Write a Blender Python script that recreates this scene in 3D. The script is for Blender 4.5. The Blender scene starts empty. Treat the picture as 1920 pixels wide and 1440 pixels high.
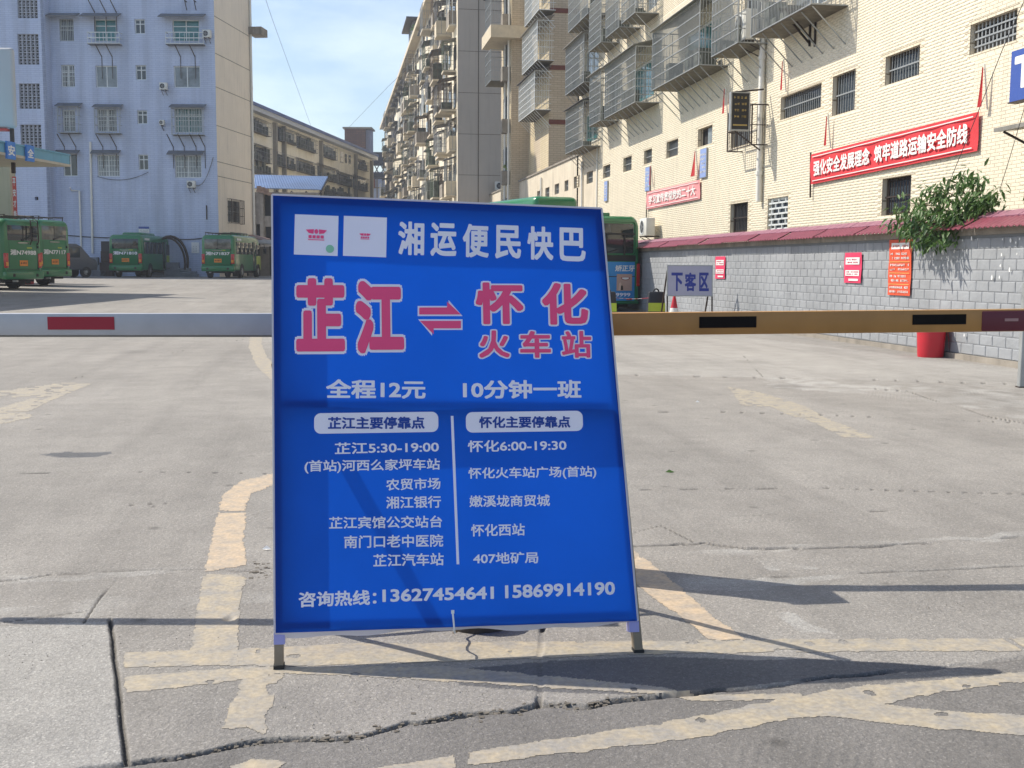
import bpy, math, random
import numpy as np
from mathutils import Vector, Matrix
random.seed(7); RNG = np.random.default_rng(7)
S = bpy.context.scene
COL = S.collection
# ------------------------------------------------------------ camera
FPX, CH = 2100.0, 1.25
pit = math.atan(219/FPX); psi = math.atan(340/FPX*math.cos(pit)); roll = .0055
Fv = Vector((math.sin(psi)*math.cos(pit), math.cos(psi)*math.cos(pit), -math.sin(pit)))
R0 = Vector((math.cos(psi), -math.sin(psi), 0)); U0 = R0.cross(Fv)
Rv = R0*math.cos(roll)+U0*math.sin(roll); Uv = U0*math.cos(roll)-R0*math.sin(roll)
FH = Vector((math.sin(psi), math.cos(psi), 0))
CAM = Vector((0, 0, CH))
cd = bpy.data.cameras.new('camera'); cam = bpy.data.objects.new('camera', cd); COL.objects.link(cam)
cam.matrix_world = Matrix(((Rv.x, Uv.x, -Fv.x, 0), (Rv.y, Uv.y, -Fv.y, 0), (Rv.z, Uv.z, -Fv.z, CH), (0, 0, 0, 1)))
cd.sensor_width = 36; cd.lens = FPX/1920*36; cd.clip_start = .05; cd.clip_end = 3000
S.camera = cam
# ------------------------------------------------------------ light
SUN = Vector((.587, -.332, -.738)).normalized()      # the way sunlight travels
w = bpy.data.worlds.new('World'); S.world = w; w.use_nodes = True
nt = w.node_tree; nt.nodes.clear()
wo = nt.nodes.new('ShaderNodeOutputWorld'); bg = nt.nodes.new('ShaderNodeBackground'); sky = nt.nodes.new('ShaderNodeTexSky')
sky.sky_type = 'NISHITA'; sky.sun_disc = False
sky.sun_elevation = math.asin(-SUN.z); sky.sun_rotation = math.atan2(-SUN.x, -SUN.y)
sky.air_density = 1.0; sky.dust_density = 1.2; sky.ozone_density = 1.2
bg.inputs['Strength'].default_value = .10
tc = nt.nodes.new('ShaderNodeTexCoord'); mp = nt.nodes.new('ShaderNodeMapping'); mp.inputs['Scale'].default_value = (1.2, 1.0, 4)
mp.inputs['Location'].default_value = (.35, 0, .4)
nz = nt.nodes.new('ShaderNodeTexNoise'); nz.inputs['Scale'].default_value = 2.2; nz.inputs['Detail'].default_value = 7; nz.inputs['Roughness'].default_value = .55
cr = nt.nodes.new('ShaderNodeValToRGB'); cr.color_ramp.elements[0].position = .52; cr.color_ramp.elements[1].position = 1.
mx = nt.nodes.new('ShaderNodeMix'); mx.data_type = 'RGBA'; mx.inputs[7].default_value = (9.5, 9.9, 10.4, 1)
L = nt.links.new
L(tc.outputs['Generated'], mp.inputs[0]); L(mp.outputs[0], nz.inputs['Vector']); L(nz.outputs['Fac'], cr.inputs[0])
L(cr.outputs[0], mx.inputs[0]); L(sky.outputs[0], mx.inputs[6]); L(mx.outputs[2], bg.inputs[0]); L(bg.outputs[0], wo.inputs[0])
sl = bpy.data.lights.new('sun', 'SUN'); sl.energy = 3.5; sl.angle = math.radians(.5); sl.color = (1, .925, .80)
so = bpy.data.objects.new('sun', sl); COL.objects.link(so); so.rotation_euler = SUN.to_track_quat('-Z', 'Y').to_euler()
S.view_settings.view_transform = 'Standard'; S.view_settings.look = 'None'; S.view_settings.exposure = .79; S.view_settings.gamma = 1
S.view_settings.use_curve_mapping = False
S.render.engine = 'CYCLES'
S.cycles.max_bounces = 6; S.cycles.transparent_max_bounces = 12
# ------------------------------------------------------------ placing
def ray(x, y): return Fv+Rv*((x-960)/FPX)-Uv*((y-720)/FPX)
def at(x, y, D): return CAM+ray(x, y)*D
def gz(Y):
    t = (Y-25)/41
    if t <= 0: return 0.
    return .5*t*t*(3-2*t) if t < 1 else .5+.0045*(min(Y, 200)-66)
def ground(x, y):
    d = ray(x, y); z = 0
    for i in range(25):
        p = CAM+d*((CH-z)/-d.z); z = gz(p.y)
    return p
def onplane(x, y, P, N):
    d = ray(x, y); return CAM+d*((P-CAM).dot(N)/d.dot(N))
def proj(p):
    v = p-CAM; z = v.dot(Fv); return 960+FPX*v.dot(Rv)/z, 720-FPX*v.dot(Uv)/z
Z = Vector((0, 0, 1))
class Fr:
    """a flat frame: U across, V up, N outward"""
    def __init__(s, O, U, N, V=None):
        s.O = Vector(O); s.U = Vector(U).normalized(); s.N = Vector(N).normalized(); s.V = Vector(V).normalized() if V is not None else Z
    def p(s, u, v, d=0): return s.O+s.U*u+s.V*v+s.N*d
    def px(s, x, y, d=0):
        q = onplane(x, y, s.O+s.N*d, s.N)-s.O; return q.dot(s.U), q.dot(s.V)
    def rect(s, x0, y0, x1, y1, d=0):
        a = s.px(x0, y0, d); b = s.px(x1, y1, d)
        return min(a[0], b[0]), max(a[0], b[0]), min(a[1], b[1]), max(a[1], b[1])
# ------------------------------------------------------------ materials
MATS = {}
def lin(c):
    if isinstance(c, str):
        c = [int(c[i:i+2], 16)/255 for i in (0, 2, 4)]
        return tuple(x/12.92 if x < .04045 else ((x+.055)/1.055)**2.4 for x in c)
    return tuple(c)
def pm(name, col, rough=.6, metal=0., var=.12, scale=4., bump=0., bscale=40., spec=.5, trans=0., streak=0., coat=0.):
    if name in MATS: return MATS[name]
    col = lin(col)
    m = bpy.data.materials.new(name); m.use_nodes = True; t = m.node_tree; n = t.nodes; l = t.links.new
    b = n['Principled BSDF']; b.inputs['Roughness'].default_value = rough; b.inputs['Metallic'].default_value = metal
    b.inputs['Specular IOR Level'].default_value = spec
    if coat: b.inputs['Coat Weight'].default_value = coat; b.inputs['Coat Roughness'].default_value = .08
    g = n.new('ShaderNodeNewGeometry')
    a = n.new('ShaderNodeTexNoise'); a.inputs['Scale'].default_value = scale; a.inputs['Detail'].default_value = 6; a.inputs['Roughness'].default_value = .6
    l(g.outputs['Position'], a.inputs['Vector'])
    mr = n.new('ShaderNodeMapRange'); mr.inputs[1].default_value = .25; mr.inputs[2].default_value = .75
    mr.inputs[3].default_value = 1-var; mr.inputs[4].default_value = 1+var
    l(a.outputs['Fac'], mr.inputs[0]); fac = mr.outputs[0]
    if streak:
        mpn = n.new('ShaderNodeMapping'); mpn.inputs['Scale'].default_value = (3.5, 3.5, .25); l(g.outputs['Position'], mpn.inputs[0])
        s2 = n.new('ShaderNodeTexNoise'); s2.inputs['Scale'].default_value = 1.6; s2.inputs['Detail'].default_value = 5; l(mpn.outputs[0], s2.inputs['Vector'])
        m2 = n.new('ShaderNodeMapRange'); m2.inputs[1].default_value = .52; m2.inputs[2].default_value = .8; m2.inputs[3].default_value = 1; m2.inputs[4].default_value = 1-streak
        l(s2.outputs['Fac'], m2.inputs[0]); mm = n.new('ShaderNodeMath'); mm.operation = 'MULTIPLY'; l(fac, mm.inputs[0]); l(m2.outputs[0], mm.inputs[1]); fac = mm.outputs[0]
    v = n.new('ShaderNodeVectorMath'); v.operation = 'SCALE'; v.inputs[0].default_value = col; l(fac, v.inputs['Scale'])
    l(v.outputs[0], b.inputs['Base Color'])
    if bump:
        q = n.new('ShaderNodeTexNoise'); q.inputs['Scale'].default_value = bscale; q.inputs['Detail'].default_value = 4; l(g.outputs['Position'], q.inputs['Vector'])
        bp = n.new('ShaderNodeBump'); bp.inputs['Strength'].default_value = bump; bp.inputs['Distance'].default_value = .01
        l(q.outputs['Fac'], bp.inputs['Height']); l(bp.outputs[0], b.inputs['Normal'])
    if trans:
        tr = n.new('ShaderNodeBsdfTranslucent'); l(v.outputs[0], tr.inputs[0]); ms = n.new('ShaderNodeMixShader'); ms.inputs[0].default_value = trans
        l(b.outputs[0], ms.inputs[1]); l(tr.outputs[0], ms.inputs[2]); l(ms.outputs[0], n['Material Output'].inputs[0])
    MATS[name] = m; return m
def glassy(name, col, rough=.06, scale=.7):
    if name in MATS: return MATS[name]
    m = pm(name, col, rough, 0, .55, scale, spec=.9); return m
def tilemat(name, c1, c2, joint, bw, rh, rough=.45, jw=.006, streak=.18, bumps=.4):
    """fine ceramic tiling from metre UVs"""
    if name in MATS: return MATS[name]
    m = bpy.data.materials.new(name); m.use_nodes = True; t = m.node_tree; n = t.nodes; l = t.links.new
    b = n['Principled BSDF']; b.inputs['Roughness'].default_value = rough
    uv = n.new('ShaderNodeUVMap'); br = n.new('ShaderNodeTexBrick'); l(uv.outputs[0], br.inputs['Vector'])
    br.inputs['Scale'].default_value = 1; br.inputs['Brick Width'].default_value = bw; br.inputs['Row Height'].default_value = rh
    br.inputs['Mortar Size'].default_value = jw; br.inputs['Color1'].default_value = (*lin(c1), 1); br.inputs['Color2'].default_value = (*lin(c2), 1)
    br.inputs['Mortar'].default_value = (*lin(joint), 1); br.inputs['Mortar Smooth'].default_value = .3
    g = n.new('ShaderNodeNewGeometry'); mpn = n.new('ShaderNodeMapping'); mpn.inputs['Scale'].default_value = (1.2, 1.2, .12); l(g.outputs['Position'], mpn.inputs[0])
    s2 = n.new('ShaderNodeTexNoise'); s2.inputs['Scale'].default_value = 1.2; s2.inputs['Detail'].default_value = 7; l(mpn.outputs[0], s2.inputs['Vector'])
    m2 = n.new('ShaderNodeMapRange'); m2.inputs[1].default_value = .4; m2.inputs[2].default_value = .75; m2.inputs[3].default_value = 1.03; m2.inputs[4].default_value = 1-streak
    l(s2.outputs['Fac'], m2.inputs[0])
    v = n.new('ShaderNodeVectorMath'); v.operation = 'SCALE'; l(br.outputs['Color'], v.inputs[0]); l(m2.outputs[0], v.inputs['Scale']); l(v.outputs[0], b.inputs['Base Color'])
    bp = n.new('ShaderNodeBump'); bp.inputs['Strength'].default_value = bumps; bp.inputs['Distance'].default_value = .004; bp.invert = True
    l(br.outputs['Fac'], bp.inputs['Height']); l(bp.outputs[0], b.inputs['Normal'])
    MATS[name] = m; return m
# ------------------------------------------------------------ mesh building
WO = {}   # world origin of an object whose children are built in world coordinates
def props(o, label=None, cat=None, group=None, kind=None):
    if label: o['label'] = label
    if cat: o['category'] = cat
    if group: o['group'] = group
    if kind: o['kind'] = kind
    return o
def thing(name, loc, label, cat, group=None, rz=0, kind=None):
    o = bpy.data.objects.new(name, None); COL.objects.link(o); o.location = loc; o.rotation_euler = (0, 0, rz)
    o.empty_display_size = .2
    WO[o.name] = Vector(loc) if rz == 0 else Vector((0, 0, 0))
    return props(o, label, cat, group, kind)
class MB:
    def __init__(s): s.v = []; s.f = []; s.uv = []
    def quad(s, a, b, c, d, uv=None):
        i = len(s.v); s.v += [tuple(a), tuple(b), tuple(c), tuple(d)]; s.f.append((i, i+1, i+2, i+3)); s.uv.append(uv or ((0, 0), (1, 0), (1, 1), (0, 1)))
        return s
    def poly(s, pts):
        i = len(s.v); s.v += [tuple(p) for p in pts]; s.f.append(tuple(range(i, i+len(pts)))); s.uv.append([(0, 0)]*len(pts)); return s
    def box(s, fr, u0, u1, v0, v1, d0, d1, ends=True):
        P = [fr.p(u, v, d) for d in (d0, d1) for v in (v0, v1) for u in (u0, u1)]
        i = len(s.v); s.v += [tuple(p) for p in P]
        F = [(4, 5, 7, 6), (1, 0, 2, 3), (0, 4, 6, 2), (5, 1, 3, 7)]
        if ends: F += [(6, 7, 3, 2), (0, 1, 5, 4)]
        for f in F:
            s.f.append(tuple(i+k for k in f)); s.uv.append([(u0 if k % 2 == 0 else u1, v0 if (k//2) % 2 == 0 else v1) for k in f])
        return s
    def bev(s, fr, u0, u1, v0, v1, d0, d1, b):
        """box whose front edges are chamfered"""
        A = [(u0, v0, d0), (u1, v0, d0), (u1, v1, d0), (u0, v1, d0)]
        B = [(u0, v0, d1-b), (u1, v0, d1-b), (u1, v1, d1-b), (u0, v1, d1-b)]
        C = [(u0+b, v0+b, d1), (u1-b, v0+b, d1), (u1-b, v1-b, d1), (u0+b, v1-b, d1)]
        i = len(s.v); s.v += [tuple(fr.p(*q)) for q in A+B+C]
        for k in range(4):
            j = (k+1) % 4
            for f in ((i+k, i+j, i+4+j, i+4+k), (i+4+k, i+4+j, i+8+j, i+8+k)): s.f.append(f); s.uv.append([(0, 0)]*4)
        s.f.append((i+8, i+9, i+10, i+11)); s.uv.append([(0, 0)]*4)
        return s
    def tube(s, pts, r, n=6, caps=True):
        pts = [Vector(p) for p in pts]; i0 = len(s.v)
        for k, p in enumerate(pts):
            t = (pts[min(k+1, len(pts)-1)]-pts[max(k-1, 0)]).normalized()
            a = t.cross(Z) if abs(t.z) < .9 else t.cross(Vector((1, 0, 0))); a.normalize(); b = t.cross(a)
            rr = r[k] if isinstance(r, (list, tuple)) else r
            for j in range(n):
                q = 2*math.pi*j/n; s.v.append(tuple(p+a*(rr*math.cos(q))+b*(rr*math.sin(q))))
        for k in range(len(pts)-1):
            for j in range(n):
                a0 = i0+k*n+j; a1 = i0+k*n+(j+1) % n
                s.f.append((a0, a1, a1+n, a0+n)); s.uv.append([(0, 0)]*4)
        if caps:
            s.f.append(tuple(i0+j for j in reversed(range(n)))); s.uv.append([(0, 0)]*n)
            s.f.append(tuple(i0+(len(pts)-1)*n+j for j in range(n))); s.uv.append([(0, 0)]*n)
        return s
    def bar(s, a, b, wd, hd, up=Z):
        a = Vector(a); b = Vector(b); t = (b-a); ln = t.length; t.normalize()
        sd = t.cross(up); sd = sd.normalized() if sd.length > 1e-4 else Vector((1, 0, 0)); u2 = sd.cross(t)
        f = Fr(a, t, u2, sd); return s.box(f, 0, ln, -wd/2, wd/2, -hd/2, hd/2)
    def lathe(s, base, prof, n=20, ax=None):
        """prof: (radius, height) pairs"""
        i0 = len(s.v); ax = ax or (Vector((1, 0, 0)), Vector((0, 1, 0)), Z)
        for r, h in prof:
            for j in range(n):
                q = 2*math.pi*j/n; s.v.append(tuple(Vector(base)+ax[0]*(r*math.cos(q))+ax[1]*(r*math.sin(q))+ax[2]*h))
        for k in range(len(prof)-1):
            for j in range(n):
                a0 = i0+k*n+j; a1 = i0+k*n+(j+1) % n; s.f.append((a0, a1, a1+n, a0+n)); s.uv.append([(0, 0)]*4)
        for k, rev in ((0, True), (len(prof)-1, False)):
            if prof[k][0] > 1e-4:
                ids = [i0+k*n+j for j in range(n)]; s.f.append(tuple(reversed(ids) if rev else ids)); s.uv.append([(0, 0)]*n)
        return s
    def add(s, verts, faces):
        i = len(s.v); s.v += [tuple(v) for v in verts]; s.f += [tuple(k+i for k in f) for f in faces]; s.uv += [[(0, 0)]*len(f) for f in faces]; return s
    def build(s, name, mat, parent=None, local=False, smooth=False, origin=None, **kw):
        V = np.array(s.v, dtype=float).reshape(-1, 3)
        if parent is None:
            o0 = Vector(origin) if origin is not None else (Vector((0, 0, 0)) if local or len(V) == 0 else Vector(((V[:, 0].min()+V[:, 0].max())/2, (V[:, 1].min()+V[:, 1].max())/2, V[:, 2].min())))
        else:
            o0 = Vector((0, 0, 0)) if local else WO.get(parent.name, Vector((0, 0, 0)))
        me = bpy.data.meshes.new(name); me.from_pydata((V-np.array(o0)).tolist(), [], s.f)
        uvl = me.uv_layers.new(name='UVMap'); flat = [c for f in s.uv for q in f for c in q]
        if len(flat) == 2*len(me.loops): uvl.data.foreach_set('uv', flat)
        if smooth: me.polygons.foreach_set('use_smooth', [True]*len(me.polygons))
        me.materials.append(mat); me.update()
        o = bpy.data.objects.new(name, me); COL.objects.link(o)
        if parent is None: o.location = o0
        else: o.parent = parent
        WO[o.name] = o0
        return props(o, **kw)
def angle_smooth(o, deg=35):
    me = o.data; me.polygons.foreach_set('use_smooth', [True]*len(me.polygons))
    me.set_sharp_from_angle(angle=math.radians(deg)) if hasattr(me, 'set_sharp_from_angle') else None
def bevelled(o, wd, seg=2):
    import bmesh
    bm = bmesh.new(); bm.from_mesh(o.data); bmesh.ops.remove_doubles(bm, verts=bm.verts, dist=1e-5)
    es = [e for e in bm.edges if len(e.link_faces) == 2 and e.calc_face_angle(0) > .6]
    bmesh.ops.bevel(bm, geom=es, offset=wd, segments=seg, affect='EDGES', profile=.5); bm.to_mesh(o.data); bm.free(); angle_smooth(o); return o
def copy_tree(o, parent=None):
    c = o.copy(); COL.objects.link(c); c.parent = parent
    for ch in list(o.children): copy_tree(ch, c)
    return c
# text: flat lettering fitted into a rectangle of a frame
TXT = {}
def glyphs(s, off):
    k = (s, off)
    if k not in TXT:
        c = bpy.data.curves.new('lettering', 'FONT'); c.body = s; c.resolution_u = 3
        o = bpy.data.objects.new('lettering', c); COL.objects.link(o); dg = bpy.context.evaluated_depsgraph_get()
        m = bpy.data.meshes.new_from_object(o.evaluated_get(dg)); n = len(m.vertices); a = np.zeros(n*3); m.vertices.foreach_get('co', a); a = a.reshape(-1, 3)
        F = [tuple(p.vertices) for p in m.polygons]; A = [a]; FF = list(F)
        if off:   # heavier strokes: the outline repeated on small rings, each copy a hair behind the last
            sq = [(math.cos(t)*min(1/max(abs(math.cos(t)), abs(math.sin(t))), 1.22), math.sin(t)*min(1/max(abs(math.cos(t)), abs(math.sin(t))), 1.22)) for t in [math.pi*k/(8 if off > .03 else 4) for k in range(16 if off > .03 else 8)]]; rings = [(off, sq)]+([(off*.5, sq)] if off > .045 else []); c_ = 1
            for r_, n_ in rings:
                for ox, oy in n_:
                    b = a.copy(); b[:, 0] += r_*ox; b[:, 1] += r_*oy; b[:, 2] -= c_; A.append(b); FF += [tuple(q+n*c_ for q in f_) for f_ in F]; c_ += 1
            a = np.concatenate(A)
        TXT[k] = (a, FF); bpy.data.objects.remove(o); bpy.data.meshes.remove(m); bpy.data.curves.remove(c)
    return TXT[k]
def text(s, fr, rect, d, mat, parent, off=.02, name='lettering', local=False, ref=None, slant=0., eps=.00005, **kw):
    a, f = glyphs(s, off); r, _ = glyphs(s, ref) if ref is not None else (a, 0)
    u0, u1, v0, v1 = rect; x0, x1, y0, y1 = r[:, 0].min(), r[:, 0].max(), r[:, 1].min(), r[:, 1].max()
    b = MB(); sx = (u1-u0)/(x1-x0); sy = (v1-v0)/max(y1-y0, 1e-6)
    b.add([fr.p(u0+(x-x0)*sx+slant*(y-y0)*sy, v0+(y-y0)*sy, d+z*eps) for x, y, z in a], f)
    return b.build(name, mat, parent, local, **kw)
# wall panel with real openings
def wall_panel(b, fr, u0, u1, v0, v1, holes, depth=.18, d=0.):
    us = sorted({u0, u1, *[h[0] for h in holes], *[h[1] for h in holes]}); vs = sorted({v0, v1, *[h[2] for h in holes], *[h[3] for h in holes]})
    us = [u for u in us if u0 <= u <= u1]; vs = [v for v in vs if v0 <= v <= v1]
    for a, c in zip(us, us[1:]):
        for e, g in zip(vs, vs[1:]):
            m, n = (a+c)/2, (e+g)/2
            if any(h[0] < m < h[1] and h[2] < n < h[3] for h in holes): continue
            b.quad(fr.p(a, e, d), fr.p(c, e, d), fr.p(c, g, d), fr.p(a, g, d), ((a, e), (c, e), (c, g), (a, g)))
    for h in holes:
        a, c, e, g = h
        q = [(a, e), (c, e), (c, g), (a, g)]
        for k in range(4):
            p1, p2 = q[k], q[(k+1) % 4]
            b.quad(fr.p(*p2, d), fr.p(*p1, d), fr.p(*p1, d-depth), fr.p(*p2, d-depth), ((0, 0), (.3, 0), (.3, .1), (0, .1)))
    return b
# ------------------------------------------------------------ shared materials
M_alu = pm('white aluminium', 'd8dcdc', .4, .1, .06)
M_steel = pm('galvanised steel', 'a5a8a8', .45, .5, .15, 6)
M_rust = pm('dark painted iron', '3a2f2a', .6, .2, .3, 8)
M_dark = pm('dark interior', (.012, .012, .014), .9, 0, .4, 1)
M_glass = glassy('window glass', (.035, .045, .055))
M_glassb = glassy('blue green glass', (.02, .16, .17), .08)
M_glassl = glassy('curtained glass', (.2, .23, .25), .12, 1.4)
M_black = pm('black rubber', (.02, .02, .02), .75, 0, .2)
M_white = pm('white paint', (.75, .75, .73), .5, 0, .06)
M_pvc = pm('white pipe', 'e2e0d8', .4, 0, .06, 3)
M_cable = pm('black cable', (.03, .03, .035), .6, 0, .1)
M_red = pm('red cloth', 'c8323a', .75, 0, .1, 3, bump=.3, bscale=12)
M_conc = pm('weathered concrete', '8d867c', .85, 0, .25, 2.5, bump=.5, bscale=30, streak=.35)
# ============================================================ GROUND
CR = [  # joints and cracks in the paving: (width, depth, photo points unprojected to the ground)
 (.009, .02, [(206,1160),(214,1215),(222,1290),(230,1370),(238,1432)]),
 (.016, .024, [(150,1446),(238,1430),(330,1425),(440,1400),(500,1388),(620,1385),(680,1380),(760,1357),(850,1342),(950,1333),(1010,1325),(1100,1322),(1190,1308),(1300,1300),(1420,1290),(1560,1270),(1700,1260),(1780,1253),(1850,1243),(2100,1215)]),
 (.012, .02, [(1018,1150),(1016,1190),(1012,1230),(1013,1290),(1008,1326)]),
 (.008, .014, [(-60,1092),(30,1087),(100,1078),(240,1070),(390,1068),(450,1072),(512,1066)]),
 (.005, .008, [(-60,1175),(60,1160),(160,1146),(300,1140),(380,1136)]),
 (.013, .022, [(1170,1025),(1250,1022),(1325,1019),(1400,1028),(1550,1027),(1700,1020),(1980,1004)]),
 (.006, .01, [(1150,918),(1432,917),(1548,915),(1723,921),(1980,928)]),
 (.011, .02, [(1150,702),(1432,708),(1640,712),(1980,722)]),
 (.007, .012, [(1150,772),(1350,772),(1548,778),(1980,795)]),
 (.004, .008, [(1270,970),(1450,965),(1600,958),(1735,956)]),
 (.005, .008, [(1400,1085),(1490,1080),(1700,1070),(1980,1058)]),
 (.005, .006, [(1391,664),(1432,708)]),
 (.004, .006, [(-60,742),(160,705),(295,678)]),
 (.004, .006, [(250,676),(400,646),(480,632)]),
 (.004, .006, [(157,1166),(190,1120),(217,1090)]),
 (.004, .006, [(-40,888),(250,884),(505,888)]),
 (.012, .02, [(1630,728),(1700,733),(1760,752),(1860,782),(1960,800)]),
 (.004, .006, [(1180,1000),(1240,985),(1300,1016)]),
 (.005, .008, [(430,1152),(500,1130),(560,1120),(640,1105)]),
]
def gpt(x, y): p = ground(x, y); return (p.x, p.y)
def wob(pts, step, amp, seed):
    r = np.random.default_rng(seed); out = []
    for (a, b) in zip(pts, pts[1:]):
        n = max(1, int(math.dist(a, b)/step))
        for k in range(n):
            t = k/n; out.append((a[0]+(b[0]-a[0])*t+r.normal(0, amp), a[1]+(b[1]-a[1])*t+r.normal(0, amp)))
    out.append(pts[-1]); return out
rows = [-8, -4, -1, .6, 1.5, 2.0]; y = 2.2
while y < 260: rows.append(y); y += max(y*y*.0007, .0045)
rows += [320, 420, 700]
rows = np.array(rows); NC = 1200
tt = np.linspace(-1, 1, NC); tt[:8] = np.linspace(-5, -1.03, 8); tt[-8:] = np.linspace(1.03, 5, 8)
XX = tt[None, :]*(np.clip(rows, 0, None)*.54+.8)[:, None]+(np.clip(rows, 0, None)*.19)[:, None]
XX[:6] *= 3; XX[-3:] *= 2.5
YY = np.repeat(rows[:, None], NC, 1)
def gza(Y):
    t = np.clip((Y-25)/41, 0, 1); return np.where(Y < 66, .5*t*t*(3-2*t), .5+.0045*(np.clip(Y, 0, 200)-66))
ZZ = gza(YY)
def vnoise(X, Y, sc, seed):
    r = np.random.default_rng(seed).random((256, 256)); x = X*sc; y = Y*sc; xi = np.floor(x).astype(int); yi = np.floor(y).astype(int); fx = x-xi; fy = y-yi
    fx = fx*fx*(3-2*fx); fy = fy*fy*(3-2*fy); g = lambda a, b: r[a % 256, b % 256]
    return (g(xi, yi)*(1-fx)+g(xi+1, yi)*fx)*(1-fy)+(g(xi, yi+1)*(1-fx)+g(xi+1, yi+1)*fx)*fy
ZZ += (vnoise(XX, YY, 1.3, 1)-.5)*.006*(YY < 30)+(vnoise(XX, YY, 12, 2)-.5)*.0022*(YY < 9)
dirt = np.zeros_like(ZZ)
for k, (wd, dp, pts) in enumerate(CR):
    P = wob([gpt(*p) for p in pts], .06 if k < 6 else .2, wd*.5 if k not in (0, 2) else wd*.15, k)
    xs = [p[0] for p in P]; ys = [p[1] for p in P]; m = (XX > min(xs)-.15) & (XX < max(xs)+.15) & (YY > min(ys)-.15) & (YY < max(ys)+.15)
    if not m.any(): continue
    x, y = XX[m], YY[m]; dm = np.full(x.shape, 9.)
    for (a, b) in zip(P, P[1:]):
        dx, dy = b[0]-a[0], b[1]-a[1]; L2 = dx*dx+dy*dy+1e-9; t = np.clip(((x-a[0])*dx+(y-a[1])*dy)/L2, 0, 1)
        dm = np.minimum(dm, np.hypot(x-a[0]-t*dx, y-a[1]-t*dy))
    wv = wd*(.45+1.1*vnoise(x, y, 9, 30+k)) if k not in (0, 2) else wd
    prof = np.clip(1-dm/wv, 0, 1)
    gate = np.clip((vnoise(x, y, 3.1, 60+k)-.28)*5, 0.15, 1) if k != 0 else 1
    ZZ[m] -= dp*np.minimum(prof*2.2, 1)*gate; dirt[m] = np.maximum(dirt[m], np.minimum(prof*1.8, 1)*gate)
for hx, hy, hr in ((248,947,.012),(283,945,.014),(290,949,.012),(312,943,.012),(430,1160,.02),(1188,1044,.03)):
    c = gpt(hx, hy); q = np.clip(1.4-np.hypot(XX-c[0], (YY-c[1]))/hr, 0, 1); ZZ -= q*.015; dirt = np.maximum(dirt, q)
def inpoly(X, Y, P):
    r = np.zeros(X.shape, bool); n = len(P)
    for i in range(n):
        (x1, y1), (x2, y2) = P[i], P[(i+1) % n]
        c = ((y1 > Y) != (y2 > Y)) & (X < (x2-x1)*(Y-y1)/((y2-y1) if y2 != y1 else 1e-9)+x1); r ^= c
    return r
# tone: surface material, plus one painted shadow (0.5 plain concrete, higher = pale cement, lower = dark aggregate, lowest = that shadow)
tone = np.full_like(ZZ, .5)
jx = (vnoise(XX, YY, 6, 5)-.5)*.05; jy = (vnoise(XX, YY, 6, 6)-.5)*.05
tone[inpoly(XX, YY, [gpt(*p) for p in [(-700,1215),(206,1163),(222,1290),(238,1432),(238,1600),(-900,1600)]])] = .7
for poly in ([(-60,1080),(150,1070),(380,1055),(390,1066),(150,1085),(-60,1095)], [(-60,1140),(200,1122),(400,1118),(520,1112),(520,1128),(380,1135),(150,1160),(-60,1180)],
             [(1400,1030),(1440,1034),(1515,1068),(1460,1072)], [(1440,1145),(1500,1150),(1560,1190),(1500,1185)], [(1180,1060),(1400,1090),(1700,1068),(1980,1050),(1980,1064),(1600,1082),(1380,1112),(1190,1100)],
             [(1190,1032),(1390,1026),(1700,1012),(1980,996),(1980,1008),(1600,1022),(1380,1040),(1190,1042)], [(1430,708),(1980,722),(1980,800),(1850,770),(1700,745),(1440,725)]):
    pm_ = inpoly(XX+jx*2.2, YY+jy*2.2, [gpt(*p) for p in poly]); tone[pm_] = (.5+.26*np.clip(vnoise(XX, YY, 9, 77)*1.9-.35, 0, 1)*np.clip(vnoise(XX, YY, 2.1, 78)*1.6, .3, 1))[pm_]
tone[inpoly(XX+jx*.5, YY+jy*.5, [gpt(*p) for p in [(1150,632),(1400,632),(1980,700),(1980,722),(1432,708),(1150,702)]])] = .64
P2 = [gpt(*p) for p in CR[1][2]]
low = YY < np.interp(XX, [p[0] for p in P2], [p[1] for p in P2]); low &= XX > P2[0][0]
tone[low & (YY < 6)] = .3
tone[inpoly(XX+jx*.6, YY+jy*.6, [gpt(*p) for p in [(860,1252),(1200,1230),(1560,1240),(1800,1252),(1560,1272),(1300,1298),(1180,1305),(860,1285)]])] = .22  # board's cast shadow deepened by a darker tone painted along its outline
wet = inpoly(XX+jx, YY+jy, [gpt(*p) for p in [(75,853),(120,848),(205,846),(207,851),(180,857),(110,858)]])
me = bpy.data.meshes.new('ground'); NR = len(rows)
me.vertices.add(NR*NC); me.vertices.foreach_set('co', np.stack([XX, YY, ZZ], -1).ravel())
I = np.arange(NR*NC).reshape(NR, NC); Q = np.stack([I[:-1, :-1], I[:-1, 1:], I[1:, 1:], I[1:, :-1]], -1).reshape(-1, 4)
def quads(me, Q):
    n = len(Q); me.loops.add(n*4); me.loops.foreach_set('vertex_index', Q.ravel().astype(np.int32)); me.polygons.add(n)
    me.polygons.foreach_set('loop_start', np.arange(0, n*4, 4, dtype=np.int32)); me.polygons.foreach_set('loop_total', np.full(n, 4, dtype=np.int32)); me.update(calc_edges=True)
quads(me, Q); me.polygons.foreach_set('use_smooth', np.ones(len(Q), bool))
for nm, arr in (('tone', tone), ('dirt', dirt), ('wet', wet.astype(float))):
    at_ = me.attributes.new(nm, 'FLOAT', 'POINT'); at_.data.foreach_set('value', arr.ravel().astype(np.float32))
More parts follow.
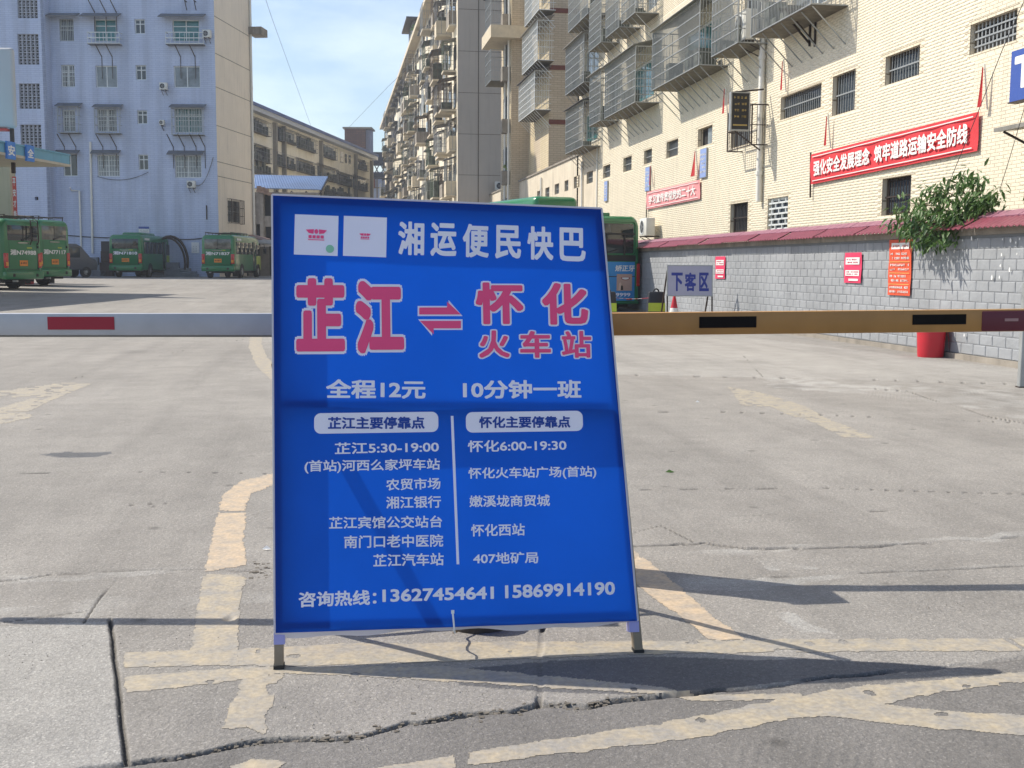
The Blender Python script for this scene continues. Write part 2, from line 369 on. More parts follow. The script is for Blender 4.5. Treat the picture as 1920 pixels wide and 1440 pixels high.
def ground_mat():
    m = bpy.data.materials.new('concrete paving'); m.use_nodes = True; t = m.node_tree; n = t.nodes; l = t.links.new; b = n['Principled BSDF']
    g = n.new('ShaderNodeNewGeometry')
    def noise(sc, det=6, ro=.6, scl=None, rot=0):
        q = n.new('ShaderNodeTexNoise'); q.inputs['Scale'].default_value = sc; q.inputs['Detail'].default_value = det; q.inputs['Roughness'].default_value = ro
        if scl:
            mp = n.new('ShaderNodeMapping'); mp.inputs['Scale'].default_value = scl; mp.inputs['Rotation'].default_value = (0, 0, rot); l(g.outputs['Position'], mp.inputs[0]); l(mp.outputs[0], q.inputs['Vector'])
        else: l(g.outputs['Position'], q.inputs['Vector'])
        return q.outputs['Fac']
    def mr(x, a, b_, c, d):
        q = n.new('ShaderNodeMapRange'); q.inputs[1].default_value = a; q.inputs[2].default_value = b_; q.inputs[3].default_value = c; q.inputs[4].default_value = d; l(x, q.inputs[0]); return q.outputs[0]
    def mu(a, c, op='MULTIPLY'):
        q = n.new('ShaderNodeMath'); q.operation = op; l(a, q.inputs[0]); (l(c, q.inputs[1]) if not isinstance(c, (int, float)) else q.inputs[1].__setattr__('default_value', c)); return q.outputs[0]
    def attr(nm):
        q = n.new('ShaderNodeAttribute'); q.attribute_name = nm; return q.outputs['Fac']
    tn = attr('tone'); dr = attr('dirt'); wt = attr('wet')
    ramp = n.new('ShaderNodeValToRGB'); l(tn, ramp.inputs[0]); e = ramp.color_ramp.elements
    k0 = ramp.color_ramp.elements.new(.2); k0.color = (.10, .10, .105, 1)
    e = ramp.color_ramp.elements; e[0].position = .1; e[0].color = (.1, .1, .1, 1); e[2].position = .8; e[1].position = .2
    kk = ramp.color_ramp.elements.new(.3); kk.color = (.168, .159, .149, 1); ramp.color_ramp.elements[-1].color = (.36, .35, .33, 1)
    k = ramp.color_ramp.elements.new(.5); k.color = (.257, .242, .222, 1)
    f = mu(mr(noise(.35, 8, .62), .3, .7, .86, 1.12), mr(noise(2.7, 8, .7), .3, .7, .86, 1.12))
    f = mu(f, mr(noise(55, 4, .75), .3, .7, .8, 1.2)); f = mu(f, mr(noise(1.1, 6, .6, (1, .12, 1), .3), .4, .75, 1.03, .84))
    f = mu(f, mr(noise(240, 3, .8), .3, .7, .74, 1.26)); f = mu(f, mr(noise(120, 2, .7), .62, .7, 1, 1.35))
    # scattered pale and dark grains
    vo = n.new('ShaderNodeTexVoronoi'); vo.inputs['Scale'].default_value = 70; l(g.outputs['Position'], vo.inputs['Vector'])
    sp = mr(vo.outputs['Distance'], .1, .32, 1.42, .97); f = mu(f, sp)
    # oil drips, tyre tracks and blotches
    vs = n.new('ShaderNodeTexVoronoi'); vs.inputs['Scale'].default_value = 2.3; vs.inputs['Randomness'].default_value = 1; l(g.outputs['Position'], vs.inputs['Vector'])
    f = mu(f, mr(vs.outputs['Distance'], .03, .09, .62, 1)); v2 = n.new('ShaderNodeTexVoronoi'); v2.inputs['Scale'].default_value = .55; l(g.outputs['Position'], v2.inputs['Vector'])
    f = mu(f, mr(v2.outputs['Distance'], .05, .22, .8, 1)); f = mu(f, mr(noise(3.2, 5, .65, (1, .06, 1), -.12), .5, .72, 1, .86)); f = mu(f, mr(noise(9, 9, .8), .56, .7, 1, .8)); f = mu(f, mr(noise(22, 6, .8), .6, .72, 1, 1.2))
    f = mu(f, mr(dr, 0, 1, 1, .22)); f = mu(f, mr(wt, 0, 1, 1, .55))
    v = n.new('ShaderNodeVectorMath'); v.operation = 'SCALE'; l(ramp.outputs[0], v.inputs[0]); l(f, v.inputs['Scale']); l(v.outputs[0], b.inputs['Base Color'])
    b.inputs['Roughness'].default_value = .82; l(mr(wt, 0, 1, .82, .3), b.inputs['Roughness'])
    # broom lines in the old slabs
    wv = n.new('ShaderNodeTexWave'); wv.inputs['Scale'].default_value = 9; wv.inputs['Distortion'].default_value = 2.5; wv.inputs['Detail'].default_value = 3; wv.inputs['Detail Scale'].default_value = 1.2
    mp = n.new('ShaderNodeMapping'); mp.inputs['Rotation'].default_value = (0, 0, .5); l(g.outputs['Position'], mp.inputs[0]); l(mp.outputs[0], wv.inputs['Vector'])
    wm = mu(wv.outputs['Fac'], mr(noise(1.2, 3, .5), .58, .72, 0, .22))
    h = mu(mu(noise(60, 5, .7), 1.0), wm, 'ADD'); h = mu(h, mu(noise(14, 4, .6), .9), 'ADD')
    bp = n.new('ShaderNodeBump'); bp.inputs['Strength'].default_value = .95; bp.inputs['Distance'].default_value = .007; l(h, bp.inputs['Height']); l(bp.outputs[0], b.inputs['Normal'])
    return m
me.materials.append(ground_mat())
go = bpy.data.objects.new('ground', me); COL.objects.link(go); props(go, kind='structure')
# worn paint: sheets 4 mm above the ground, following its dips
def paint_mat(nm, col, wear, gcol=(.25, .241, .228)):
    m = bpy.data.materials.new(nm); m.use_nodes = True; t = m.node_tree; n = t.nodes; l = t.links.new; b = n['Principled BSDF']; b.inputs['Roughness'].default_value = .75
    g = n.new('ShaderNodeNewGeometry'); out = None
    q = n.new('ShaderNodeTexNoise'); q.inputs['Scale'].default_value = 11; q.inputs['Detail'].default_value = 12; q.inputs['Roughness'].default_value = .72; l(g.outputs['Position'], q.inputs['Vector'])
    r = n.new('ShaderNodeMapRange'); r.inputs[1].default_value = .5-.1; r.inputs[2].default_value = .5+.14; r.inputs[3].default_value = wear; r.inputs[4].default_value = 0; l(q.outputs['Fac'], r.inputs[0])
    q2 = n.new('ShaderNodeTexNoise'); q2.inputs['Scale'].default_value = 60; q2.inputs['Detail'].default_value = 5; l(g.outputs['Position'], q2.inputs['Vector'])
    r2 = n.new('ShaderNodeMapRange'); r2.inputs[1].default_value = .3; r2.inputs[2].default_value = .7; r2.inputs[3].default_value = .85; r2.inputs[4].default_value = 1.14; l(q2.outputs['Fac'], r2.inputs[0])
    mx = n.new('ShaderNodeMix'); mx.data_type = 'RGBA'; mx.inputs[6].default_value = (*col, 1); mx.inputs[7].default_value = (*gcol, 1); l(r.outputs[0], mx.inputs[0])
    v = n.new('ShaderNodeVectorMath'); v.operation = 'SCALE'; l(mx.outputs[2], v.inputs[0]); l(r2.outputs[0], v.inputs['Scale']); l(v.outputs[0], b.inputs['Base Color'])
    bp = n.new('ShaderNodeBump'); bp.inputs['Strength'].default_value = .5; bp.inputs['Distance'].default_value = .004; l(q2.outputs['Fac'], bp.inputs['Height']); l(bp.outputs[0], b.inputs['Normal'])
    return m
PY = paint_mat('worn yellow paint', (.39, .33, .235), .85); PK = paint_mat('worn orange paint', (.50, .385, .26), .6); PF = paint_mat('faded paint', (.37, .32, .235), .8)
CX = (XX[:-1, :-1]+XX[1:, 1:])/2; CY = (YY[:-1, :-1]+YY[1:, 1:])/2
JX = (vnoise(CX, CY, 22, 8)-.5)*.014+(vnoise(CX, CY, 60, 9)-.5)*.008; JY = (vnoise(CX, CY, 22, 10)-.5)*.014+(vnoise(CX, CY, 60, 11)-.5)*.008
Qg = Q.reshape(NR-1, NC-1, 4); ALLV = np.stack([XX, YY, ZZ], -1).reshape(-1, 3)
used = np.zeros(CX.shape, bool)
def marking(px, mat, hole=.0):
    global used
    P = [gpt(*p) for p in px]; m = inpoly(CX+JX, CY+JY, P)
    if hole: m &= (vnoise(CX, CY, 16, len(px)+3) > hole)
    m &= ~used; used |= m
    q = Qg[m]; ids, inv = np.unique(q.ravel(), return_inverse=True)
    me = bpy.data.meshes.new('road_marking'); V = ALLV[ids].copy(); V[:, 2] += .0012
    me.vertices.add(len(ids)); me.vertices.foreach_set('co', V.ravel()); quads(me, inv.reshape(-1, 4)); me.polygons.foreach_set('use_smooth', np.ones(len(q), bool)); me.materials.append(mat)
    o = bpy.data.objects.new('road_marking', me); COL.objects.link(o); props(o, kind='structure')
marking([(470,628),(466,650),(480,685),(520,722),(560,750),(560,720),(520,690),(500,668),(490,645),(492,628)], PY)
marking([(520,886),(450,903),(416,932),(410,958),(460,958),(470,927),(520,906)], PK)
marking([(408,962),(385,1073),(464,1060),(455,1015),(461,962)], PK)
marking([(384,1078),(358,1219),(444,1219),(451,1108),(462,1088),(453,1078)], PY)
marking([(232,1222),(450,1217),(640,1207),(1200,1203),(2100,1196),(2100,1221),(1500,1224),(1200,1228),(900,1239),(600,1247),(232,1250)], PY, .12)
marking([(236,1270),(420,1254),(500,1249),(620,1250),(840,1250),(1240,1289),(1330,1305),(1500,1302),(1500,1312),(1300,1316),(1240,1302),(1040,1290),(840,1278),(640,1266),(540,1262),(449,1275),(236,1301)], PY, .1)
marking([(727,1438),(977,1397),(1300,1345),(1466,1312),(1590,1290),(1775,1276),(2100,1243),(2100,1262),(1775,1298),(1655,1321),(1775,1336),(2100,1350),(2100,1392),(1741,1367),(1638,1355),(1552,1345),(1480,1348),(1300,1384),(862,1438),(760,1456),(640,1456)], PY, .12)
marking([(455,1271),(534,1265),(516,1288),(513,1323),(496,1341),(500,1379),(461,1364),(417,1367),(432,1323),(449,1294)], PY, .16)
marking([(1160,1010),(1190,1033),(1215,1052),(1268,1096),(1330,1150),(1398,1200),(1330,1201),(1260,1145),(1220,1118),(1160,1072)], PK)
marking([(1365,725),(1391,760),(1446,763),(1478,778),(1513,787),(1583,821),(1642,821),(1548,784),(1513,763),(1432,737)], PF, .2)
marking([(-40,738),(120,718),(172,719),(93,752),(47,775),(64,782),(-40,806),(-40,776),(82,740),(-40,750)], PF, .25)
marking([(430,1440),(470,1425),(540,1428),(520,1445),(440,1450)], PY, .4)
# crumbled bits of concrete along the joints
rub = MB(); rr = random.Random(3)
for k in range(230):
    if k < 60: x, y = 470+rr.random()*40, 1068+rr.gauss(0, 9)
    else:
        t = rr.random(); x = 300+t*900; y = np.interp(x, [p[0] for p in CR[1][2]], [p[1] for p in CR[1][2]])+rr.gauss(0, 6)
    p = ground(x, y); s_ = rr.uniform(.002, .007) if k >= 60 else rr.uniform(.002, .009)
    vs = [(p.x+s_*rr.uniform(.6, 1.3)*a, p.y+s_*rr.uniform(.6, 1.3)*b, p.z-.004+(s_*rr.uniform(.5, 1) if c else 0)) for c in (0, 1) for a, b in ((-1, -1), (1, -1), (1, 1), (-1, 1))]
    rub.add(vs, [(4, 5, 6, 7), (0, 1, 5, 4), (1, 2, 6, 5), (2, 3, 7, 6), (3, 0, 4, 7)])
rub.build('rubble', pm('broken concrete', '645e55', .9, 0, .35, 20), kind='stuff', label='crumbs of broken concrete along the cracked paving joints')

grit = MB(); rr = random.Random(9)
for k in range(1500):
    p = ground(rr.uniform(-60, 1980), 1450-abs(rr.gauss(0, 230))); s_ = rr.uniform(.0012, .0035)
    if p.y > 9 or p.y < 2.3: continue
    a = rr.random()*3.14; c_, d_ = math.cos(a)*s_, math.sin(a)*s_
    grit.add([(p.x+c_, p.y+d_, p.z-.002), (p.x-d_, p.y+c_, p.z-.002), (p.x-c_, p.y-d_, p.z-.002), (p.x+d_, p.y-c_, p.z-.002), (p.x, p.y, p.z+s_*.9)], [(0, 1, 4), (1, 2, 4), (2, 3, 4), (3, 0, 4)])
grit.build('gravel', pm('loose grit', '8a847a', .9, 0, .5, 60), kind='stuff', label='loose grit scattered over the paving')
# ============================================================ A-FRAME NOTICE BOARD
fl = ground(522, 1256); fr_ = ground(1199, 1226)
Ud = (fr_-fl).normalized(); nh = Vector((Ud.y, -Ud.x, 0)); LEAN = math.radians(12)
SF = Fr(fl, Ud, nh*math.cos(LEAN)+Z*math.sin(LEAN), -nh*math.sin(LEAN)+Z*math.cos(LEAN))
board = thing('notice_board', (fl+fr_)/2, 'large blue bus route A-frame board with pink and white lettering standing on the paving', 'notice board')
def sp(x, y): return SF.px(x, y)
cTL, cTR, cBL, cBR = sp(510, 365), sp(1128, 391), sp(515, 1187), sp(1196, 1164)
def bil(s, t):   # s across, t up, inside the cloth's outline
    return tuple((cBL[i]*(1-s)+cBR[i]*s)*(1-t)+(cTL[i]*(1-s)+cTR[i]*s)*t for i in (0, 1))
def cloth_mat():
    m = pm('blue printed cloth', (.004, .105, .68), .5, 0, .09, 2.2, trans=.68); t = m.node_tree; n = t.nodes
    b = n['Principled BSDF']; wv = n.new('ShaderNodeTexWave'); wv.bands_direction = 'Z'; wv.inputs['Scale'].default_value = 90; wv.inputs['Distortion'].default_value = 1.5; wv.inputs['Detail'].default_value = 2
    g = n.new('ShaderNodeNewGeometry'); t.links.new(g.outputs['Position'], wv.inputs['Vector']); bp = n.new('ShaderNodeBump'); bp.inputs['Strength'].default_value = .12; bp.inputs['Distance'].default_value = .001
    t.links.new(wv.outputs['Fac'], bp.inputs['Height']); t.links.new(bp.outputs[0], b.inputs['Normal']); return m
M_cloth = cloth_mat()
M_pr = pm('pale lavender print', (.93, .90, .98), .55, 0, .04, 3, trans=.12); M_pink = pm('pink print', (.95, .085, .25), .55, 0, .04, 3, trans=.1)
M_prd = pm('blue print', (.006, .05, .33), .55); M_edge = pm('white cloth edge', (.72, .70, .76), .6, 0, .05, 8, trans=.3)
b = MB(); NU, NV = 48, 64
def sag(s, t): return .004*math.sin(s*9+t*3)*math.sin(t*math.pi)*math.sin(s*math.pi)+.003*math.sin(s*5-t*8)*math.sin(s*math.pi)+.004*max(0, 1-t*14)*math.sin(s*17)
for j in range(NV+1):
    for i in range(NU+1):
        u, v = bil(i/NU, j/NV); b.v.append(tuple(SF.p(u, v, .001+abs(sag(i/NU, j/NV))*.25)))
for j in range(NV):
    for i in range(NU): k = j*(NU+1)+i; b.f.append((k, k+1, k+NU+2, k+NU+1)); b.uv.append([(0, 0)]*4)
b.build('printed_cloth', M_cloth, board, smooth=True)
# pale hem round the cloth's edge
b = MB()
for A, B in (((0, 0), (0, 1)), ((0, 1), (1, 1)), ((1, 1), (1, 0))):
    p, q = SF.p(*bil(*A), -.003), SF.p(*bil(*B), -.003); b.bar(p, q, .006, .012, SF.N)
n_ = 40; pts = []
for i in range(n_):
    s0, s1 = i/n_, (i+1)/n_; (ua, va), (ub, vb) = bil(s0, 0), bil(s1, 0)
    w0, w1 = (.012+.005*math.sin(s*11)+.004*math.sin(s*31) for s in (s0, s1)); e = .0005
    b.quad(SF.p(ua, va-w0, -.004), SF.p(ub, vb-w1, -.004), SF.p(ub, vb+.001, e), SF.p(ua, va+.001, e))
b.build('cloth_hem', M_edge, board)
# steel frame behind the cloth
M_tube = pm('brown grey square tube', '8a7d6c', .5, .3, .2, 12, bump=.1)
def tube_part(nm, a, c, wd=.028, dp=.034, off=-.021, mat=M_tube, par=board):
    q = MB(); q.bar(SF.p(*a, off), SF.p(*c, off), wd, dp, SF.N); return q.build(nm, mat, par)
hw = .0145
L0 = (sp(522, 1256)[0]+.001, 0.002); R0_ = (sp(1199, 1226)[0], 0.002)
tube_part('frame_post', L0, (cTL[0]+hw, cTL[1]-.001)); tube_part('frame_post', R0_, (cTR[0]-hw, cTR[1]-.001))
tube_part('frame_rail', (cTL[0]+hw*2, cTL[1]-hw), (cTR[0]-hw*2, cTR[1]-hw)); 
tube_part('frame_rail', (bil(0, 0)[0]+.03, cBL[1]+.02), (bil(1, 0)[0]-.03, cBR[1]+.02))
m1, m2 = sp(525, 757), sp(1148, 762); tube_part('frame_rail', (m1[0]+.015, m1[1]), (m2[0]-.015, m2[1]))
for L_ in (L0, R0_):
    q = MB(); q.box(Fr(SF.p(*L_, -.021), Ud, nh), -.0165, .0165, -.004, .014, -.019, .019); q.build('foot_cap', M_black, board)
    v1 = cBL[1] if L_ is L0 else cBR[1]; u1 = bil(0 if L_ is L0 else 1, 0)[0]
    uu = (u1-.003, u1+.031) if L_ is L0 else (u1-.029, u1+.004)
    q = MB(); q.box(SF, uu[0], uu[1], v1-.036, v1-.001, -.0385, -.0015); q.build('tape_wrap', pm('lavender tape', (.33, .33, .66), .4, 0, .05), board)
# rear struts found from where their shadows fall
def meet(p, q, r, s):
    d1 = q-p; d2 = s-r; t = ((r.x-p.x)*d2.y-(r.y-p.y)*d2.x)/(d1.x*d2.y-d1.y*d2.x); return p+d1*t
strut_ends = []
for foot, top, a, c in ((fl, SF.p(*cTL), ground(640, 1191), ground(840, 1243)), (fr_, SF.p(*cTR), ground(1200, 1145), ground(1540, 1232))):
    shp = top+SUN*(top.z/-SUN.z); J = meet(foot, shp, a, c); fr = (J-foot).length/(shp-foot).length; fr = max(.3, min(.8, fr))
    P = foot+(top-foot)*fr-SF.N*.04; J = P+SUN*(P.z/-SUN.z); dr = (a-c).normalized(); 
    # foot of the strut where the shadow line meets the ground under it
    F = ground(600, 1180) if foot is fl else ground(1163, 1135)
    strut_ends.append((P, F)); q = MB(); q.bar(P, F+Z*.004, .024, .024, Ud); q.build('strut', M_tube, board)
q = MB(); a = [p+(f-p)*.82 for p, f in strut_ends]; q.bar(a[0]+Ud*.012, a[1]-Ud*.012, .02, .02); q.build('strut_rail', M_tube, board)
# zip tie at the lower edge
q = MB(); zu, zv = sp(850, 1165); q.tube([SF.p(zu-.002, zv+.03, .002), SF.p(zu-.002, zv+.026, .008), SF.p(zu, zv, .011), SF.p(zu+.002, zv-.026, .009), SF.p(zu+.004, zv-.036, .0), SF.p(zu+.003, zv-.03, -.03)], .0032, 6)
q.box(Fr(SF.p(zu-.002, zv+.03, .003), Ud, SF.N, SF.V), -.005, .005, -.005, .006, 0, .006); q.build('cable_tie', pm('white nylon', (.8, .8, .78), .35, 0, .03), board)
# ---- print
def ptext(s, x0, y0, x1, y1, mat=M_pr, off=.022, d=.0035, slope=None, **kw):
    r = SF.rect(x0, y0, x1, y1); return text(s, SF, r, d, mat, board, off, **kw)
def tiltfr(x0, y0, x1, y1, d=0):
    """a frame in the board's plane whose across-axis runs from one photo point to another"""
    a = SF.px(x0, y0); c = SF.px(x1, y1); U = (SF.p(*c)-SF.p(*a)); ln = U.length; U.normalize(); V = SF.N.cross(U); return Fr(SF.p(*a), U, SF.N, V), ln
def ltext(s, x0, y0, x1, y1, hpx, mat=M_pr, off=.024, d=.0035):
    """text whose bottom edge runs from x0,y0 to x1,y1"""
    f, ln = tiltfr(x0, y0, x1, y1); h = f.px(x0, y0-hpx)[1]; return text(s, f, (0, ln, 0, h), d, mat, board, off)
for i, ch in enumerate('湘运便民快巴'):
    x0 = 746+i*60.6; ltext(ch, x0, 478+i*2.3, x0+49, 479.6+i*2.3, 63, off=.03)
def big(ch, x0, y0, x1, y1, off, ol):
    r = SF.rect(x0, y0, x1, y1); text(ch, SF, r, .0035, M_pr, board, off+ol, ref=off); text(ch, SF, r, .005, M_pink, board, off)
big('芷', 555, 522, 647, 659, .05, .036); big('江', 666, 527, 758, 663, .05, .036)
big('怀', 891, 530, 982, 608, .035, .038); big('化', 1015, 531, 1103, 609, .035, .038)
big('火', 897, 620, 956, 671, .03, .045); big('车', 974, 621, 1033, 671, .03, .045); big('站', 1052, 621, 1109, 671, .025, .045)
def shape(px, mat, d, nm='arrow'):
    q = MB(); q.poly([SF.p(*SF.px(*p), d) for p in px]); return q.build(nm, mat, board)
def grow(px, g):
    cx = sum(p[0] for p in px)/len(px); cy = sum(p[1] for p in px)/len(px); return [(p[0]+g*(1 if p[0] > cx else -1), p[1]+g*(1 if p[1] > cy else -1)) for p in px]
a1 = [(786, 590), (786, 577), (838, 577), (838, 566), (864, 590)]; a2 = [(864, 602), (864, 616), (813, 616), (813, 627), (787, 602)]
for a in (a1, a2): shape(grow(a, 3), M_pr, .0035, 'arrow_outline'); shape(a, M_pink, .005)
ltext('全程12元', 611, 747, 798, 748, 36, off=.03); ltext('10分钟一班', 868, 748, 1090, 747, 35, off=.03)
def pill(x0, y0, x1, y1):
    f = SF; r = SF.rect(x0, y0, x1, y1); q = MB(); rad = (r[3]-r[2])*.32; pts = []
    for cx, cy, a0 in ((r[1]-rad, r[2]+rad, -90), (r[1]-rad, r[3]-rad, 0), (r[0]+rad, r[3]-rad, 90), (r[0]+rad, r[2]+rad, 180)):
        pts += [SF.p(cx+rad*math.cos(math.radians(a0+k*15)), cy+rad*math.sin(math.radians(a0+k*15)), .0035) for k in range(7)]
    q.poly(pts); return q.build('label_patch', M_pr, board)
pill(589, 775, 822, 810); pill(873, 773, 1093, 808)
ltext('芷江主要停靠点', 615, 805, 796, 804, 23, M_prd, .03, .005); ltext('怀化主要停靠点', 898, 803, 1069, 802, 22, M_prd, .03, .005)
q = MB(); q.box(tiltfr(852, 1058, 870, 1058)[0], 0, .007, 0, .47, .0025, .0035)
q = MB(); q.poly([SF.p(*SF.px(*p), .0035) for p in ((856, 1058), (861, 1058), (850, 780), (845, 780))]); q.build('dividing_line', M_pr, board)
for s, x0, y0, x1, y1, h in (('芷江5:30-19:00', 628, 852, 823, 848, 22), ('(首站)河西么家坪车站', 571, 888, 825, 884, 25), ('农贸市场', 724, 920, 826, 917, 22),
        ('湘江银行', 724, 954, 827, 952, 23), ('芷江宾馆公交站台', 617, 992, 829, 989, 23), ('南门口老中医院', 645, 1028, 831, 1025, 24), ('芷江汽车站', 700, 1063, 832, 1060, 24),
        ('怀化6:00-19:30', 877, 848, 1062, 845, 22), ('怀化火车站广场(首站)', 878, 901, 1118, 897, 24), ('嫩溪垅商贸城', 880, 951, 1031, 949, 22), ('怀化西站', 883, 1006, 984, 1004, 23), ('407地矿局', 887, 1058, 1009, 1056, 22)):
    ltext(s, x0, y0, x1, y1, h, off=.02)
ltext('咨询热线：', 560, 1139, 706, 1134, 29, off=.028); ltext('13627454641', 717, 1129, 926, 1123, 24, off=.03); ltext('15869914190', 947, 1122, 1153, 1115, 25, off=.03)
# two pale squares with the winged emblem (the codes themselves are left out)
for (x0, y0, x1, y1), big_ in (((551, 402, 633, 479), 1), ((643, 405, 724, 481), .55)):
    f, ln = tiltfr(x0, (y0+y1)/2+37, x1, (y0+y1)/2+40); h = f.px(x0, y0)[1]
    q = MB(); q.quad(f.p(0, 0, .0035), f.p(ln, 0, .0035), f.p(ln, h, .0035), f.p(0, h, .0035)); q.build('label_patch', M_pr, board)
    cx, cy = ln/2, h/2; k = ln*.22*big_; e = MB()
    for sg in (-1, 1):
        e.poly([f.p(cx+sg*.25*k, cy+.62*k, .005), f.p(cx+sg*1.1*k, cy+.55*k, .005), f.p(cx+sg*.8*k, cy+.2*k, .005), f.p(cx+sg*.3*k, cy+.12*k, .005)][::sg])
    e.poly([f.p(cx+.2*k*math.cos(t*.524), cy+.38*k+.26*k*math.sin(t*.524), .005) for t in range(12)])
    for i in range(4): e.box(f, cx-.8*k+i*.42*k, cx-.8*k+i*.42*k+.32*k, cy-.35*k, cy-.03*k, .004, .005)
    e.box(f, cx-.85*k, cx+.85*k, cy-.55*k, cy-.47*k, .004, .005); e.build('emblem', M_pink, board)
    if big_ == 1:
        g_ = MB(); g_.poly([f.p(ln*.82+.095*ln*math.cos(t*.3927), h*.17+.095*ln*math.sin(t*.3927), .005) for t in range(16)]); g_.build('emblem', pm('pale green print', (.25, .55, .38), .5), board)
# stone hidden behind the board and cord tied to the board
q = MB(); cst = ground(905, 1190); r3 = random.Random(5)
ring = [(math.cos(a)*.085*(1+r3.uniform(-.15, .15)), math.sin(a)*.05*(1+r3.uniform(-.15, .15))) for a in np.linspace(0, 2*math.pi, 11)[:-1]]
base = cst+Vector((0, .055, -.004)); vs = []
for h_, k in ((0, 1.), (.05, 1.06), (.1, .92), (.125, .6)): vs += [(base.x+x*k, base.y+y*k, base.z+h_*(1+.1*r3.random())) for x, y in ring]
fs = [(r*10+i, r*10+(i+1) % 10, (r+1)*10+(i+1) % 10, (r+1)*10+i) for r in range(3) for i in range(10)]+[tuple(30+i for i in range(10))]
q.add(vs, fs); o = q.build('stone', pm('dark stone', '4a443e', .9, 0, .3, 14, bump=.6), label='dark lump of stone lying on the paving behind the blue board', cat='stone'); angle_smooth(o, 30)
q = MB(); A = SF.p(zu+.003, zv-.03, -.03); B = Vector((base.x-.07, base.y, .06)); pts = [A+(B-A)*t+Vector((.008*math.sin(t*15), .006*math.cos(t*11), -.03*math.sin(math.pi*t))) for t in [k/16 for k in range(17)]]
q.tube(pts, .004, 5); q.build('cord', pm('brown twine', '6a5a48', .9), label='thin twine from the tie under the blue board to the stone', cat='cord')
# ============================================================ BARRIER ARMS
def solve_depth(x, y, Ys, h):    # depth D where the point's height z gives shadow ground Y = Ys
    best = None
    for k in range(300):
        D = 3.5+k*.01; p = at(x, y, D); g = p+SUN*(p.z/-SUN.z); e = abs(g.y-Ys)
        if best is None or e < best[0]: best = (e, D)
    return best[1]
def arm(name, pts_top, pts_bot, d0, d1, mat, label, side):
    A0, A1 = at(*pts_top[0], d0), at(*pts_top[1], d1); B0 = at(*pts_bot[0], d0); hgt = (A0-B0).length
    U = (A1-A0).normalized(); N = Vector((U.y, -U.x, 0)).normalized(); V = N.cross(U)*-1; V = V if V.z > 0 else -V
    root = thing(name, (A0+A1)/2, label, 'barrier arm', 'boom barrier arms')
    f = Fr(B0, U, N, V); ln = (A1-A0).length; return root, f, ln, hgt
da0 = solve_depth(0, 604, 3.938, 1); da1 = solve_depth(510, 604, 3.936, 1); db0 = solve_depth(1150, 605, 3.901, 1); db1 = solve_depth(1900, 598, 3.865, 1)
print('ARM depths', da0, da1, db0, db1)
wa, fa, la, ha = arm('boom_barrier', [(-380, 588), (512, 588)], [(-380, 629), (512, 629)], da0, da0, None, 'white barrier arm with one red reflective panel crossing the yard entrance', -1)
M_wa = pm('white aluminium arm', (.42, .43, .46), .4, .15, .1, 7, bump=.08, bscale=25)
q = MB(); q.box(fa, 0, la+.35, 0, ha, -.05, 0); o = q.build('arm_beam', M_wa, wa); bevelled(o, .004)
q = MB(); a = fa.rect(89, 594, 215, 618); q.box(fa, *a, .0005, .0022); q.build('reflective_panel', pm('red reflector', (.30, .006, .03), .35, 0, .05), wa)
q = MB(); q.box(fa, 0, la+.3, -.006, -.001, -.04, -.004); q.build('rubber_edge', pm('grey rubber strip', '7d7870', .8), wa)
DB = (db0+db1)/2
wb, fb, lb, hb = arm('boom_barrier', [(1140, 587), (1990, 579)], [(1140, 629.5), (1990, 618)], DB, DB*1.02, None, 'yellow barrier arm with black panels and a maroon sleeve at its end', 1)
M_wb = pm('ochre painted arm', (.38, .19, .05), .42, 0, .14, 5, bump=.12, bscale=20, streak=.15)
q = MB(); q.box(fb, -.15, lb, 0, hb, -.055, 0); o = q.build('arm_beam', M_wb, wb); bevelled(o, .005)
for px in ((1311, 594, 1418, 614), (1711, 590, 1811, 608)):
    a = fb.rect(*px); q = MB(); q.box(fb, *a, .0005, .0022); q.build('reflective_panel', pm('black panel', (.004, .003, .003), .7, spec=.15), wb)
a = fb.rect(1841, 586, 1990, 614); q = MB(); q.box(fb, a[0], lb+.005, .002, hb-.006, -.06, .004); o = q.build('end_sleeve', pm('maroon plastic', (.11, .012, .025), .45), wb); bevelled(o, .006)
a = fb.rect(1883, 597, 1908, 602); q = MB(); q.box(fb, *a, .0045, .0065); q.build('label_strip', pm('pinkish strip', (.35, .2, .2), .5), wb)
# the cabinet that carries them stands behind the board; only its shadow shows
tc_ = ground(1545, 1101); top = tc_-SUN*((1.04)/-SUN.z); 
cab = thing('barrier_cabinet', (top.x-.1, top.y-.1, 0), 'slim yellow barrier cabinet hidden behind the blue board, casting the broad shadow', 'barrier cabinet')
cf = Fr((top.x-.2, top.y-.2, 0), (1, 0, 0), (0, -1, 0))
q = MB(); q.box(cf, 0, .2, .0, 1.02, -.2, 0); o = q.build('cabinet_body', M_wb, cab); bevelled(o, .01)
q = MB(); q.box(cf, -.008, .208, 1.021, 1.04, -.21, .01); o = q.build('cabinet_lid', pm('dark grey lid', '4a4a48', .5), cab)
q = MB(); q.box(cf, .02, .18, .35, .8, .002, .008); q.build('access_door', M_wb, cab)
print('CAB', top, 'px', proj(Vector((top.x, top.y, 1.04))))
# fork post by the wall
pp = ground(1916, 727); post = thing('catch_post', pp, 'slim grey steel post standing on the paving near the block wall', 'post')
q = MB(); f = Fr(pp, R0, -FH); q.box(f, -.025, .045, 0, 1.12, -.07, 0); o = q.build('post_shaft', M_steel, post); bevelled(o, .005, 1)
q = MB(); q.box(f, -.035, .055, 0, .012, -.08, .01); q.build('foot_plate', M_rust, post)
